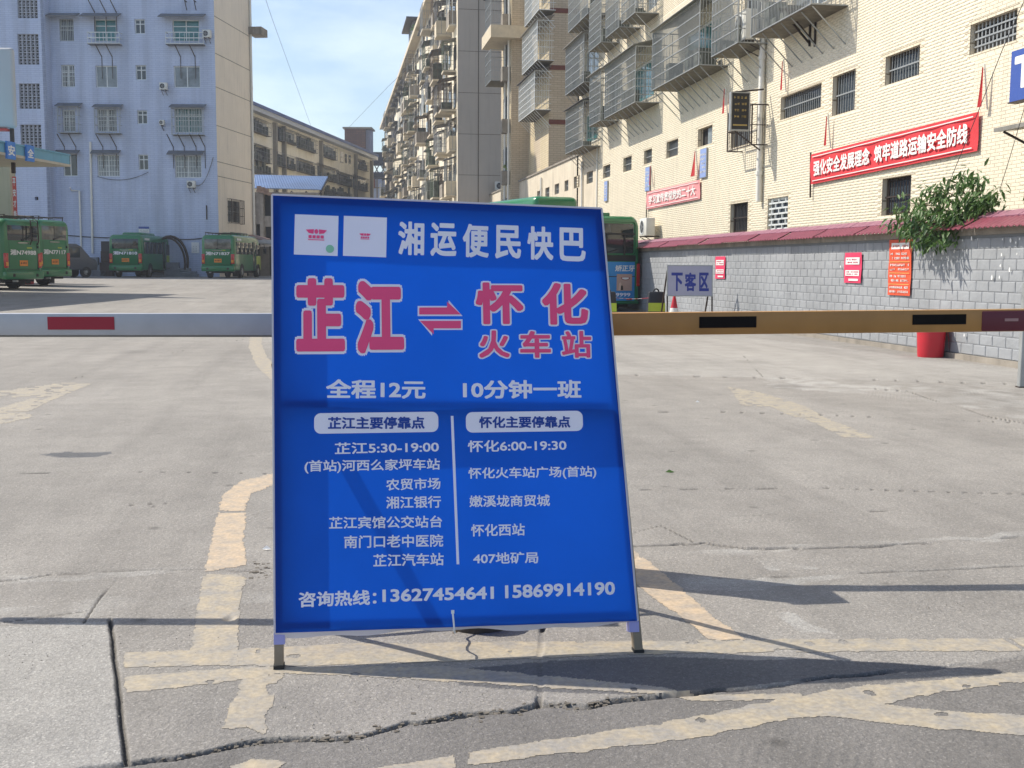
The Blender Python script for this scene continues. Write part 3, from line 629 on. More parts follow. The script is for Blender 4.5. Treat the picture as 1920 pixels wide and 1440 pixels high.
# ============================================================ BUILDING PIECES
def cage(par, fr, u0, u1, v0, v1, dep, mat=M_steel, sp_=.1, rails=5, roof=None, brackets=True, floor=True, fine=.012, d0=.0):
    """a projecting window cage: frame, bars, roof sheet, floor tray and struts"""
    b = MB(); t = .03
    for u in (u0, u1-t):
        b.box(fr, u, u+t, v0, v1, dep-t, dep)
        for v in (v0, v1-t): b.box(fr, u, u+t, v, v+t, d0, dep-t)
    for k in range(rails+1):
        v = v0+(v1-v0-t)*k/rails; b.box(fr, u0+t, u1-t, v, v+t*.8, dep-t, dep)
        for u in (u0, u1-t): b.box(fr, u+.004, u+t-.004, v, v+t*.7, d0, dep-t)
    c = b.build('window_cage', mat, par)
    WO[c.name] = WO.get(par.name, Vector((0, 0, 0)))
    g = MB(); n = max(2, int((u1-u0)/sp_))
    for k in range(1, n): u = u0+(u1-u0)*k/n; g.box(fr, u-fine/2, u+fine/2, v0+.02, v1-.02, dep-.02, dep-.006, False)
    n = max(2, int(dep/sp_))
    for u in (u0+.01, u1-.01):
        for k in range(1, n): d = d0+(dep-d0)*k/n; g.box(fr, u-fine/2, u+fine/2, v0+.02, v1-.02, d-fine/2, d+fine/2, False)
    g.build('bars', mat, c)
    if floor:
        g = MB(); g.box(fr, u0+.01, u1-.01, v0-.012, v0-.002, d0, dep-.02); g.build('cage_floor', M_floor, c)
    if roof:
        g = MB(); e = .12
        P = [(u0-e, v1+.02, dep+e), (u1+e, v1+.02, dep+e), (u1+e, v1+.28, .0), (u0-e, v1+.28, .0)]
        g.poly([fr.p(*p) for p in P]); g.poly([fr.p(p[0], p[1]-.02, p[2]) for p in reversed(P)])
        for k in range(4): a, c2 = P[k], P[(k+1) % 4]; g.quad(fr.p(a[0], a[1]-.02, a[2]), fr.p(c2[0], c2[1]-.02, c2[2]), fr.p(*c2), fr.p(*a))
        g.build('cage_roof', roof, c)
    if brackets:
        g = MB(); n = max(2, int((u1-u0)/.55))
        for k in range(n+1):
            u = u0+.05+(u1-u0-.1)*k/n; g.bar(fr.p(u, v0-.02, dep-.06), fr.p(u, v0-.02-dep*.9, .01), .022, .022)
            if brackets == 1: g.build('bracket', mat, c); g = MB()
        if brackets == 2: g.build('brackets', mat, c, kind='stuff')
    return c
M_floor = pm('stained tray', '6f6a5e', .8, .1, .35, 5)
M_sheet = pm('grey roof sheet', '8c8a84', .6, .2, .2, 3, streak=.4)
M_sheetd = pm('dark roof sheet', '4a4a4c', .6, .1, .25, 3)
def window(par, fr, r, style='slide', fm=M_alu, gm=None, rec=.1, label=None):
    """window set back in its opening: frame > panes, bars"""
    u0, u1, v0, v1 = r; b = MB(); t = min(.06, (u1-u0)*.09)
    d0, d1 = -rec-.04, -rec
    for q in ((u0, u0+t, v0, v1), (u1-t, u1, v0, v1), (u0+t, u1-t, v0, v0+t), (u0+t, u1-t, v1-t, v1)): b.box(fr, *q, d0, d1)
    um = (u0+u1)/2
    if style in ('slide', 'grid', 'small'): b.box(fr, um-t/2, um+t/2, v0+t, v1-t, d0, d1+.003)
    if style in ('small', 'grid'): vm = v0+(v1-v0)*.68; b.box(fr, u0+t, u1-t, vm-t/2, vm+t/2, d0, d1+.006)
    o = b.build('window', fm, par); WO[o.name] = WO.get(par.name, Vector((0, 0, 0)))
    g = MB(); g.box(fr, u0+.01, u1-.01, v0+.01, v1-.01, d0+.01, d0+.02); g.build('pane', gm or random.choice([M_glass, M_glass, M_glassl]), o)
    if style in ('bars', 'grid', 'barsd', 'lattice'):
        g = MB(); n = max(3, int((u1-u0)/.11)); w_ = .014 if style != 'lattice' else .03
        for k in range(1, n): u = u0+(u1-u0)*k/n; g.box(fr, u-w_/2, u+w_/2, v0, v1, -rec+.02, -rec+.035, False)
        for k in ((1,) if style != 'lattice' else (1, 2, 3)): vm = v0+(v1-v0)*k/(2 if style != 'lattice' else 4); g.box(fr, u0, u1, vm-.014, vm+.014, -rec+.036, -rec+.05)
        g.build('bars', M_alu if style == 'grid' else M_rust if style == 'barsd' else M_steel, o)
    return o
def window_label(o, l): o['label'] = l; return o
def ac_unit(fr, u, v, label, w=.8, h=.55, dep=.3, gap=.15, hose=0, name='air_conditioner', face=1):
    base = fr.p(u+w/2, v, gap); root = thing(name, base, label, 'air conditioner', 'outdoor air conditioner units')
    q = MB(); q.box(fr, u, u+w, v, v+h, gap, gap+dep); o = q.build('casing', pm('air conditioner shell', 'd9d8d0', .5, 0, .07, 3, streak=.15), root); bevelled(o, .015)
    q = MB(); c = fr.p(u+w*.38, v+h*.5, gap+dep+.001); ax = (fr.U, Z, fr.N); q.lathe(c, [(h*.42, 0), (h*.42, .012), (h*.36, .012), (h*.36, .002)], 24, ax); q.build('fan_guard', M_alu, root)
    q = MB(); q.lathe(c, [(h*.355, 0), (h*.355, .004)], 24, ax); q.build('fan_opening', pm('dark fan well', '33383c', .7), root)
    q = MB(); q.lathe(c, [(h*.1, .004), (h*.1, .012)], 12, ax)
    for k in range(5): a = k*1.2566; q.bar(c+fr.N*.008, c+fr.N*.008+(fr.U*math.cos(a)+Z*math.sin(a))*h*.33, .05, .004, fr.N)
    q.build('fan', pm('grey fan', '77797a', .5), root)
    q = MB()
    for uu in (u+.12, u+w-.12): q.bar(fr.p(uu, v-.02, .0), fr.p(uu, v-.02, gap+dep+.03), .03, .03); q.bar(fr.p(uu, v-.04, gap+dep), fr.p(uu, v-.3, .0), .022, .022)
    q.build('bracket', M_rust, root)
    if hose:
        q = MB(); pts = [fr.p(u+w+hose[0]*t, v+.15+hose[1]*t*t-.1*math.sin(t*3.1), .08+.1*(1-t)) for t in [k/8 for k in range(9)]]; q.tube(pts, .022, 6); q.build('hose', pm('grey pipe wrap', '6f6f70', .7), root)
    return root
def flat_thing(name, fr, r, d, t, mat, label, cat, group=None):
    root = thing(name, fr.p((r[0]+r[1])/2, r[2], d), label, cat, group); q = MB(); q.box(fr, *r, d, d+t); q.build('panel', mat, root); return root
def scrib(fr, r, d, rows, mat, par, seed, fill=.85, name='lettering'):
    """rows of small print too fine to read in the photograph"""
    rr = random.Random(seed); b = MB(); u0, u1, v0, v1 = r; rh = max(v1-v0, .05)/rows
    for k in range(rows):
        v = v1-(k+1)*rh+rh*.2; u = u0; h = rh*.6
        while u < u1-h*.5:
            if rr.random() < fill:
                for j in range(5):
                    a = rr.random()*.7; e = rr.random()*.75
                    if rr.random() < .5: b.box(fr, u+a*h*.1, u+h*.8, v+h*e, v+h*(e+.14), d, d+.002)
                    else: b.box(fr, u+a*h, u+h*(a+.13), v+h*.05, v+h*.95, d+.0005, d+.0025)
            u += h*1.05
    return b.build(name, mat, par)
def pipe(fr, pts, r, label, mat=M_pvc, name='drain_pipe', cat='pipe', group=None, collars=3):
    P = [fr.p(u, v, d) for u, v, d in pts]; root = thing(name, P[-1], label, cat, group); q = MB(); q.tube(P, r, 10); o = q.build('pipe_run', mat, root); angle_smooth(o, 50)
    q = MB()
    for k in range(collars): p = P[0]+(P[-1]-P[0])*((k+.5)/collars); q = MB(); q.lathe(p-Z*.05, [(r*1.25, 0), (r*1.25, .1)], 10); q.build('collar', mat, root)
    return root
def cable(pts, r, label, group='overhead wires and cables'):
    q = MB(); q.tube(pts, r, 5); return q.build('cable', M_cable, label=label, cat='cable', group=group)
def sagline(a, b_, sag, n=16): return [a.lerp(b_, k/n)-Z*(sag*4*(k/n)*(1-k/n)) for k in range(n+1)]

# ============================================================ BOUNDARY WALL WITH BLOCKS
XW = 8.72
WF = Fr((XW, 0, 0), (0, -1, 0), (-1, 0, 0))          # U runs towards the camera
wall = thing('boundary_wall', (XW, 13, 0), 'long grey rusticated block wall with maroon tiled coping beside the paving', 'wall')
BH, BWD = .152, .30; HW = 1.72
M_blk = pm('grey split block', '8f9296', .85, 0, .17, 1.1, bump=.6, bscale=22, streak=.12); M_mort = pm('grey mortar', '707376', .9, 0, .12, 6, bump=.3)
q = MB(); q.box(WF, -75, -9, -.6, HW, -.2, -.0065); q.build('wall_core', M_mort, wall)
q = MB(); q.box(WF, -60, -9, HW, HW+.10, -.22, .03); q.build('wall_beam', M_conc, wall)
q = MB(); q.box(WF, -60, -9, -.05, .075, -.1, .05); q.build('plinth', M_conc, wall)
bl = MB(); f0 = Fr((0, 0, 0), (0, -1, 0), (-1, 0, 0))
def block_shape(seed):
    r = random.Random(seed); b = MB(); g = .003; w_, h = BWD-g, BH-g
    A = [(g, g), (w_, g), (w_, h), (g, h)]; i = 0
    V = [f0.p(u, v, -.006) for u, v in A]+[f0.p(u+(.003 if k in (0, 3) else -.003), v+(.003 if k < 2 else -.003), .0) for k, (u, v) in enumerate(A)]
    V += [f0.p(u+(.02 if k in (0, 3) else -.02)*r.uniform(.6, 1.5), v+(.014 if k < 2 else -.014)*r.uniform(.6, 1.4), .0045+r.uniform(-.002, .002)) for k, (u, v) in enumerate(A)]
    V += [f0.p(BWD*r.uniform(.35, .65), BH*r.uniform(.4, .6), .006+r.uniform(-.004, .003))]
    F = []
    for l_ in (0, 4):
        for k in range(4): F.append((l_+k, l_+(k+1) % 4, l_+4+(k+1) % 4, l_+4+k))
    for k in range(4): F.append((8+k, 8+(k+1) % 4, 12))
    b.add(V, F); return b
shapes = [block_shape(k) for k in range(6)]; meshes = []
for s in shapes:
    o = s.build('block', M_blk, wall, local=True); meshes.append(o.data); bpy.data.objects.remove(o)
sites = []; nrow = int(HW/BH)
for k in range(nrow):
    y = -58+(BWD/2 if k % 2 else 0)
    while y < -10.8: sites.append((y, .078+k*BH*(HW-.078)/HW*1.0)); y += BWD
sites = [(y, .078+k_) for y, k_ in [(s[0], (s[1]-.078)) for s in sites]]
sites.sort(key=lambda s: -s[0]); vis = [s for s in sites if -s[0] > 12.4]; vis.sort(key=lambda s: -s[0]); chosen = set(vis[:300]); rest = MB(); vscale = (HW-.078)/(nrow*BH)
for s in sites:
    k = random.randrange(6)
    if s in chosen:
        o = bpy.data.objects.new('block', meshes[k]); COL.objects.link(o); o.parent = wall; o.location = Vector((XW, -s[0], s[1]))-WO[wall.name]
    else: rest.add([(XW+v[0], v[1]-s[0], v[2]+s[1]) for v in shapes[k].v], shapes[k].f)
rest.build('blockwork', M_blk, wall, kind='stuff')
# coping: maroon corrugated tile sheets with a ridge of flat tiles
M_mar = pm('maroon glazed tile', '7a3a48', .4, 0, .16, 3, bump=.15, streak=.25); M_ridge = pm('mauve ridge tile', '8f5f70', .45, 0, .14, 4, streak=.2)
y = 9.5
while y < 58:
    ln = 1.6 if y < 34 else 4.; gap = (14.4 < y < 15.8); b = MB(); n = int(ln/.032) if y < 30 else int(ln/.12)
    if not gap:
        jit = random.uniform(-.012, .012); rowsP = []
        for k in range(n+1):
            yy = y+(ln-.02)*k/n; c_ = .011*math.cos(k*math.pi*(2/ (.128/.032)) if y < 30 else k*math.pi)
            rowsP.append([(XW+dx, yy, HW+.115+dz+c_+jit) for dx, dz in ((-.21, -.02), (-.06, .05), (.09, .13))])
        m_ = len(rowsP)
        V = [p for r_ in rowsP for p in r_]; F = [(i*3+j, i*3+j+1, (i+1)*3+j+1, (i+1)*3+j) for i in range(m_-1) for j in range(2)]
        V2 = [(x_, y_, z_-.012) for x_, y_, z_ in V]; F2 = [tuple(reversed(f)) for f in F]; b.add(V, F); b.add(V2, F2)
        for i in range(m_-1): a = i*3; c_ = (i+1)*3; b.quad(V[a], V[c_], V2[c_], V2[a])
        o = b.build('coping_sheet', M_mar, wall); angle_smooth(o, 40)
    y += ln
y = 9.5; rm = None
while y < 58:
    ln = .3 if y < 36 else 1.5
    if not (14.4 < y < 15.9):
        b = MB(); f = Fr((XW+.06, y+ln-.006, HW+.235), (0, -1, 0), (-.42, 0, .9), (.9, 0, .42)); b.bev(f, 0, ln-.012, 0, .2, -.02, .012+random.uniform(0, .006), .006); b.build('ridge_tile', M_ridge, wall)
    y += ln
# ============================================================ CREAM TILED BUILDING
XB = 11.0
BF = Fr((XB, 0, 0), (0, -1, 0), (-1, 0, 0))
bld = thing('tiled_building', (XB, 30, 0), 'cream tiled apartment building with barred windows rising behind the grey block wall', 'building')
wins = [((1820,47,1905,75), 'lattice'), ((1661,107,1723,140), 'bars'), ((1562,144,1602,205.6), 'bars'), ((1464.5,183,1539,201), 'bars'), ((1655,336,1706,400), 'barsd'),
        ((1370,383,1401,434), 'barsd'), ((1440,373,1476,430), 'block'), ((1309,243,1335,268), 'open'), ((1250,267,1271,290), 'bars'), ((1208,283,1222,304), 'bars'),
        ((1169,297,1184,318), 'bars'), ((1131,312,1144,330.5), 'bars'), ((1100,323.6,1111.4,341.7), 'bars'), ((1076,332,1086.4,350.6), 'bars'), ((1058.6,339.4,1065.6,357), 'bars'),
        ((1040,346,1048,362.5), 'bars'), ((1022.5,353,1030,369), 'bars'), ((1007,359,1013,372), 'bars'), ((1372,207,1406,268), 'bars')]
WR = [(BF.rect(*p), s) for p, s in wins]
# windows behind the cages
CG = [  # face TL, BR in the photograph, depth, rails, bar spacing, roof, brackets, window glass
 ((1060.5,210,1092.5,273.6), .75, 6, .09, 'dark'), ((1060.5,93,1094,154), .75, 6, .09, 'grey'), ((1066,-22,1102,25), .8, 5, .09, None),
 ((1105.5,146,1125,226), .75, 7, .09, 'grey'), ((1134,127,1190,191.7), .85, 7, .09, 'grey'), ((1105,10,1126,79), .75, 7, .09, None),
 ((1137,-30,1160,51), .8, 6, .09, None), ((1166,-40,1190,23.6), .85, 5, .09, None), ((1223.6,62,1310,122), .85, 5, .085, 'grey'),
 ((1336,-20,1383,80), .8, 5, .085, None), ((1411,-75,1520,8), .85, 4, .085, None)]
CR_ = []
for px, dep, rails, spc, rf in CG:
    r = BF.rect(*px, dep); CR_.append((r, dep, rails, spc, rf))
topz = 16.5
holes = [r for r, s in WR]
cw = []
for r, dep, *_ in CR_:
    h = (r[0]+(r[1]-r[0])*.15, r[1]-(r[1]-r[0])*.15, r[2]+.35, r[3]-.2); cw.append(h)
uT = BF.px(1121, 280)[0]    # where the tiling ends and the plaster parapet begins
wv0 = BF.px(1121, 280)[1]; q = MB(); wall_panel(q, BF, uT, -9., -1, topz, [h for h in holes+cw if h[0] > uT-.3]); M_plc = tilemat('cream wall tile', 'e3d9c4', 'ded2b8', '948770', .246, .06, .5, .008)
q.build('wall', M_plc, bld)
# upper wall continues a little past the tiling, above the parapet
uU = BF.px(1083, 200)[0]; pv = BF.px(1120, 276)[1]
q = MB(); wall_panel(q, BF, uU, uT, pv, topz, [h for h in cw if h[0] < uT]); q.build('wall', M_plc, bld)
q = MB(); q.box(Fr(BF.p(uU, 0, 0), (1, 0, 0), (0, 1, 0)), 0, 12, -1, topz, -.3, 0); q.build('end_wall', M_plc, bld)
# plaster parapet wall further along
M_pls = pm('stained cream plaster', 'cdc2ae', .85, 0, .12, 1.2, bump=.2, streak=.35)
uP = BF.px(955, 356)[0]; f_far = BF.px(958, 356)[1]
q = MB(); wall_panel(q, BF, -82, uT, -1, pv, [r for r, s in WR if r[0] < uT]); q.build('parapet_wall', M_pls, bld)
q = MB(); q.box(BF, -82, uT-.01, pv+.001, pv+.09, -.35, .06); q.build('parapet_coping', M_conc, bld)
q = MB(); q.box(BF, uT-.05, uT+.05, -1, pv+.05, .002, .05); q.build('corner_strip', M_pvc, bld)
q = MB(); q.box(BF, -80, -9, topz-.01, topz+.1, -12, -.3); 
for (r, s), (px, _) in zip(WR, wins):
    if s == 'block':
        o = window(bld, BF, r, 'none', M_alu, M_glass, .08); g = MB(); nr, nc = 6, 3
        for k in range(nr):
            for c_ in range(nc+1):
                w_ = (r[1]-r[0])/nc; u = r[0]+(c_-(.5 if k % 2 else 0))*w_; a, b_ = max(u+.02, r[0]), min(u+w_-.02, r[1])
                if b_-a > .04: vv = r[2]+(r[3]-r[2])*k/nr; g.box(BF, a, b_, vv-.012, vv+.03, -.07, -.03); g.box(BF, b_-.02, b_+.02, vv, vv+(r[3]-r[2])/nr, -.075, -.035)
        g.build('lattice', M_alu, o)
    elif s == 'open':
        o = window(bld, BF, r, 'none', M_rust, M_dark, .16)
        g = MB(); g.box(BF, r[0]+(r[1]-r[0])*.45, r[1]-.03, r[2]+.03, r[3]-.03, -.14, -.12); g.build('shutter', M_glassl, o)
    else: window(bld, BF, r, s, M_rust if s in ('barsd', 'bars') else M_conc, M_glass if s != 'lattice' else M_dark, .12)
for h in cw: window(bld, BF, h, 'slide', M_alu, random.choice([M_glassb, M_glass, M_glassl]), .08)
for i, (r, dep, rails, spc, rf) in enumerate(CR_):
    cage(bld, BF, *r, dep, M_steel, spc, rails, {'dark': M_sheetd, 'grey': M_sheet, None: None}[rf])
# clutter kept inside the cages
for i, (r, dep, *_r) in enumerate(CR_):
    q = MB(); rr = random.Random(40+i); u = r[0]+.1
    while u < r[1]-.3:
        w_ = rr.uniform(.15, .4); h = rr.uniform(.2, .7)
        if rr.random() < .6: q.box(BF, u, u+w_, r[2]+.02, r[2]+h, .25, dep-.15); q.build('stored_goods', pm('household clutter', '5a5f58', .7, 0, .9, 2.3), bld); q = MB()
        u += w_+rr.uniform(.05, .3)
# tiles proud of the mortar: nearest 300 as parts, the others joined
M_tile = pm('cream glazed tile', 'e3d9c2', .42, 0, .07, 3.5, streak=.14)
TW, TH = .246, .06
occ = holes+cw; U_ = []; 
u0t = -46.0
for k in range(int((9.6-1.7)/TH)):
    v = 1.7+k*TH; off = (TW/2 if k % 2 else 0)
    for j in range(int(34/TW)):
        u = -12.0-(j+1)*TW+off
        if u < u0t: continue
        if v > 3.2+(-u-12)*.28+1.5: continue
        if any(h[0]-.02 < u+TW and u < h[1]+.02 and h[2]-.02 < v+TH and v < h[3]+.02 for h in occ): continue
        U_.append((u, v))
def seen(u, v):
    x, y = proj(BF.p(u+TW/2, v+TH/2)); return 0 < x < 1920 and -5 < y < 395
near = [t for t in U_ if seen(*t)]; near.sort(key=lambda t: -t[0]); nearset = set(near[:300]); tm = None; big_ = MB()
tb = MB(); tb.bev(Fr((0, 0, 0), (0, -1, 0), (-1, 0, 0)), .004, TW-.004, .004, TH-.004, 0, .0035, .0015); tb.f = tb.f; 
V0 = np.array(tb.v); F0 = tb.f[1::2]+[tb.f[-1]] if False else tb.f
for u, v in U_:
    if (u, v) in nearset:
        if tm is None: o = tb.build('tile', M_tile, bld, local=True); tm = o.data
        else: o = bpy.data.objects.new('tile', tm); COL.objects.link(o); o.parent = bld
        o.location = BF.p(u, v, .001)-WO[bld.name]
UU = np.array([t for t in U_ if t not in nearset]); g = .004
def tiles_mesh(UU):
    n = len(UU); u, v = UU[:, 0], UU[:, 1]
    def P(a, c, d): return np.stack([np.full(n, XB-d), -(u+a), v+c], -1)
    V = np.stack([P(g, g, .001), P(TW-g, g, .001), P(TW-g, TH-g, .001), P(g, TH-g, .001), P(g+.002, g+.002, .004), P(TW-g-.002, g+.002, .004), P(TW-g-.002, TH-g-.002, .004), P(g+.002, TH-g-.002, .004)], 1).reshape(-1, 3)
    F = np.array([(0, 1, 5, 4), (1, 2, 6, 5), (2, 3, 7, 6), (3, 0, 4, 7), (4, 5, 6, 7)]); F = (F[None]+np.arange(n)[:, None, None]*8).reshape(-1, 4)
    me = bpy.data.meshes.new('tiling'); V = V-np.array(WO[bld.name]); me.vertices.add(len(V)); me.vertices.foreach_set('co', V.ravel()); quads(me, F); me.materials.append(M_tile); return me
o = bpy.data.objects.new('tiling', tiles_mesh(UU)); COL.objects.link(o); o.parent = bld; o['kind'] = 'stuff'
print('tiles', len(U_))
# downpipe
a = BF.px(1437, 62); b_ = BF.px(1429, 378)
pipe(BF, [(a[0], a[1]+3, .1), (b_[0], b_[1], .1)], .075, 'thick pale downpipe ending above the maroon coping on the cream wall', M_pvc, collars=5)
q = MB()
a = BF.px(1094, 303); b_ = BF.px(1094, 380); pipe(BF, [(a[0], a[1], .07), (b_[0], b_[1]-1, .07)], .05, 'thin pale pipe on the plaster parapet beside the tiled wall', M_pvc, collars=2)
a = BF.px(1017, 333); b_ = BF.px(1017, 380); pipe(BF, [(a[0], a[1], .07), (b_[0], b_[1]-1, .07)], .05, 'thin pale pipe on the plaster parapet above the city bus roof', M_pvc, collars=2)
# air conditioners on this wall
r = BF.rect(1211, 409, 1233, 441, .25); ac_unit(BF, r[0]+.1, r[2], 'white air conditioner just above the coping near the city bus', w=.85, h=.6, gap=.2)
r = BF.rect(1393, 38, 1410, 74, .4); ac_unit(BF, r[0], r[2], 'white air conditioner between two window cages high on the cream wall', w=.75, h=.75, gap=.3)
# ---- banners and posters on the cream wall
def banner(px, s, label, off=.03, mat=M_red, tm_=M_white, d=.06, inner=(.04, .93, .3, .78), slant=0):
    r0 = BF.px(px[0], px[1], d); r1 = BF.px(px[2], px[3], d); r2 = BF.px(px[4], px[5], d); r3 = BF.px(px[6], px[7], d)   # TL TR BR BL
    root = thing('banner', BF.p(r3[0], r3[1], d), label, 'banner', 'red cloth banners on the cream wall'); b = MB(); n = 40
    def bp(s_, t): return tuple((r3[i]*(1-s_)+r2[i]*s_)*(1-t)+(r0[i]*(1-s_)+r1[i]*s_)*t for i in (0, 1))
    for j in range(7):
        for i in range(n+1): u, v = bp(i/n, j/6); b.v.append(tuple(BF.p(u, v, d+.02*math.sin(i*.9+j*.4)*math.sin(j/6*3.14))))
    for j in range(6):
        for i in range(n): k = j*(n+1)+i; b.f.append((k, k+1, k+n+2, k+n+1)); b.uv.append([(0, 0)]*4)
    b.build('banner_cloth', mat, root, smooth=True)
    a, c = bp(inner[0], inner[2]), bp(inner[1], inner[2]); e = bp(inner[0], inner[3]); U = BF.p(*c)-BF.p(*a); ln = U.length; f = Fr(BF.p(a[0], a[1], d+.03), U, BF.N, BF.N.cross(U.normalized()))
    text(s, f, (0, ln, 0, e[1]-a[1]), 0, tm_, root, off)
    q = MB(); q.bar(BF.p(r0[0], r0[1]+.05, d), BF.p(r3[0], r3[1]-.3, d), .03, .03); q.build('pole', M_rust, root)
    q = MB()
    for t in (.1, .9):
        a, c = BF.p(*bp(.02, t), d+.023), BF.p(*bp(.98, t), d+.023); q.bar(a, c, .018, .006, BF.N)
    q.build('border_line', tm_, root)
    return root
banner((1520,290,1836,209,1832,283,1520,346), '强化安全发展理念  筑牢道路运输安全防线', 'large red banner with white lettering running along the cream tiled wall', inner=(.03, .96, .24, .76))
banner((1213,360,1312,337,1312,373,1212,393), '学习宣传贯彻党的二十大', 'small faded red banner with pale lettering on the cream wall', mat=pm('faded red cloth', 'd98f92', .8, 0, .08), inner=(.06, .94, .25, .75))
# furled flags
def flag(x0, y0, x1, y1, lab, wd=.16):
    a, b_ = BF.px(x0, y0, .15), BF.px(x1, y1, .15); root = thing('furled_flag', BF.p(b_[0], b_[1], .1), lab, 'flag', 'furled red flags on the cream wall')
    q = MB(); q.tube([BF.p(a[0], a[1]+.05, .12), BF.p(a[0], b_[1]-.05, .03)], .014, 6); q.build('pole', M_pvc, root)
    q = MB(); n = 8; h = a[1]-b_[1]
    for k in range(n):
        t0, t1 = k/n, (k+1)/n; w0, w1 = (.02+wd*t**1.3 for t in (t0, t1)); z0, z1 = a[1]-h*t0, a[1]-h*t1
        for s_ in range(3):
            e0, e1 = s_/3, (s_+1)/3; z_ = lambda w_, e: .14+.03*math.sin(e*9)
            q.quad(BF.p(a[0]-w1*e0, z1, z_(w1, e0)), BF.p(a[0]-w1*e1, z1, z_(w1, e1)), BF.p(a[0]-w0*e1, z0, z_(w0, e1)), BF.p(a[0]-w0*e0, z0, z_(w0, e0)))
    q.build('flag_cloth', pm('red flag cloth', 'c2343a', .75, 0, .15, 6, trans=.3), root, smooth=True)
flag(1467, 115, 1466, 168, 'narrow furled red flag beside the thick downpipe', .07); flag(1550, 218, 1546, 273, 'furled red flag above the start of the large banner', .08)
flag(1843, 126, 1838, 200, 'furled red flag above the far end of the large banner by the blue sign', .1); flag(1303, 283, 1300, 330, 'loosely furled red flag above the small faded banner', .35)
flag(1358, 167, 1357, 212, 'slim furled red flag beside the black hanging sign', .12); flag(1219, 311, 1218, 347, 'thin furled red flag next to the smaller blue plaque', .05)
# blue and white plaques
M_plq = pm('pale blue print', '8a9fd0', .5, 0, .06)
for px, lab, s in (((1313, 281, 1323, 331), 'narrow pale blue plaque beside the small faded banner', 5), ((1210, 315, 1217, 357), 'narrow pale blue plaque at the start of the small banner', 6), ((1133, 341, 1138, 376), 'very narrow pale plaque on the cream wall above the city bus', 7)):
    r = BF.rect(*px, .06); root = thing('wall_plaque', BF.p(r[0], r[2], .05), lab, 'plaque', 'narrow plaques on the cream wall'); q = MB(); q.box(BF, *r, .03, .06); q.build('plate', M_plq, root)
    q = MB(); q.box(BF, r[0]-.02, r[1]+.02, r[2]-.02, r[3]+.02, .02, .055); q.build('frame', M_steel, root); scrib(BF, (r[0]+.05, r[1]-.05, r[2]+.1, r[3]-.1), .062, 5, M_white, root, s)
# blue T sign at the frame's edge
r = BF.rect(1897, 97, 1990, 150, .25); a = BF.px(1897, 97, .25); b_ = BF.px(1899, 193, .25)
root = thing('blue_sign', BF.p(a[0], b_[1], .2), 'blue sign with a white letter at the edge of the cream wall', 'sign'); q = MB(); q.box(BF, a[0], a[0]+2.2, b_[1]+.02, a[1], .1, .25); q.build('sign_box', pm('sign blue', '3a55a0', .45, 0, .05), root)
q = MB(); q.box(BF, a[0]-.015, a[0]+2.21, b_[1], b_[1]+.018, .09, .27); q.build('frame', M_rust, root)
text('T', BF, (a[0]+.1, a[0]+.62, b_[1]+.2, a[1]-.1), .253, M_white, root, .05)
# awning under it
a = BF.px(1863, 228, 1.1); root = thing('awning', BF.p(a[0], a[1], .5), 'small flat canopy sheet projecting from the cream wall under the blue sign', 'awning')
q = MB(); f = Fr(BF.p(a[0], a[1], 0), (0, -1, 0), (-1, 0, -.12), (-.12, 0, 1)); q.box(f, 0, 2.5, -.03, .03, 0, 1.1); q.build('sheet', M_sheet, root)
q = MB(); q.bar(BF.p(a[0]+.1, a[1]-.6, 0), f.p(.1, -.04, 1.0), .03, .03); q.build('strut', M_rust, root)
# black hanging sign with gold lettering, standing out from the wall
hs = BF.px(1389, 210, .9); root = thing('hanging_sign', BF.p(hs[0], hs[1]-1, .5), 'black hanging sign with gold lettering standing out from the cream wall', 'sign')
c0, c1 = BF.px(1373, 172, 1.0), BF.px(1373, 243, 1.0); Pn = BF.p(c0[0], 0, 0); HF = Fr((Pn.x-1.0, Pn.y, 0), (1, 0, 0), (0, -1, 0)); rr_ = HF.rect(1373, 174, 1403, 243)
q = MB(); q.box(HF, *rr_, -.12, 0); q.build('sign_box', pm('black panel paint', '1b1b1c', .4, 0, .05), root)
q = MB(); u0, u1, v0, v1 = rr_
for e in ((u0-.03, u0, v0-.03, v1+.03), (u1, u1+.03, v0-.03, v1+.03), (u0, u1, v1, v1+.03), (u0, u1, v0-.03, v0)): q.box(HF, *e, -.13, .01)
q.build('frame', M_steel, root)
M_gold = pm('gold lettering', 'b39a55', .5, 0, .1)
hh = v1-v0; ww = u1-u0
for k, (n_, nm) in enumerate((('1234', 4), ('12', 2), ('12', 2), ('12', 2))):
    top_ = v1-hh*(.06+k*.175); 
    cnt = nm; cw_ = ww*.17
    for j in range(cnt):
        us = u0+ww*.1+j*ww*.21 if cnt == 4 else u0+ww*(.16+j*.42)
        scrib(HF, (us, us+cw_*(1 if cnt == 4 else 1.5), top_-hh*.12, top_), .004, 1, M_gold, root, k*7+j, 1)
q = MB(); q.box(HF, u0+ww*.08, u1-ww*.08, v0+hh*.1, v0+hh*.14, .002, .006); q.build('lettering', M_gold, root)
q = MB(); q.bar(HF.p(u0+.1, v1+.03, -.06), HF.p(u1+.4, v1+.12, -.06), .04, .04); q.bar(HF.p(u0+.1, v0-.03, -.06), HF.p(u1+.35, v0-.5, -.06), .03, .03); q.build('bracket', M_rust, root)
q = MB(); f = BF; rw = BF.rect(1364, 212, 1408, 272, .45); 
cage(root, BF, rw[0], rw[1], rw[2], rw[3], .45, M_rust, .14, 2, None, False, False)
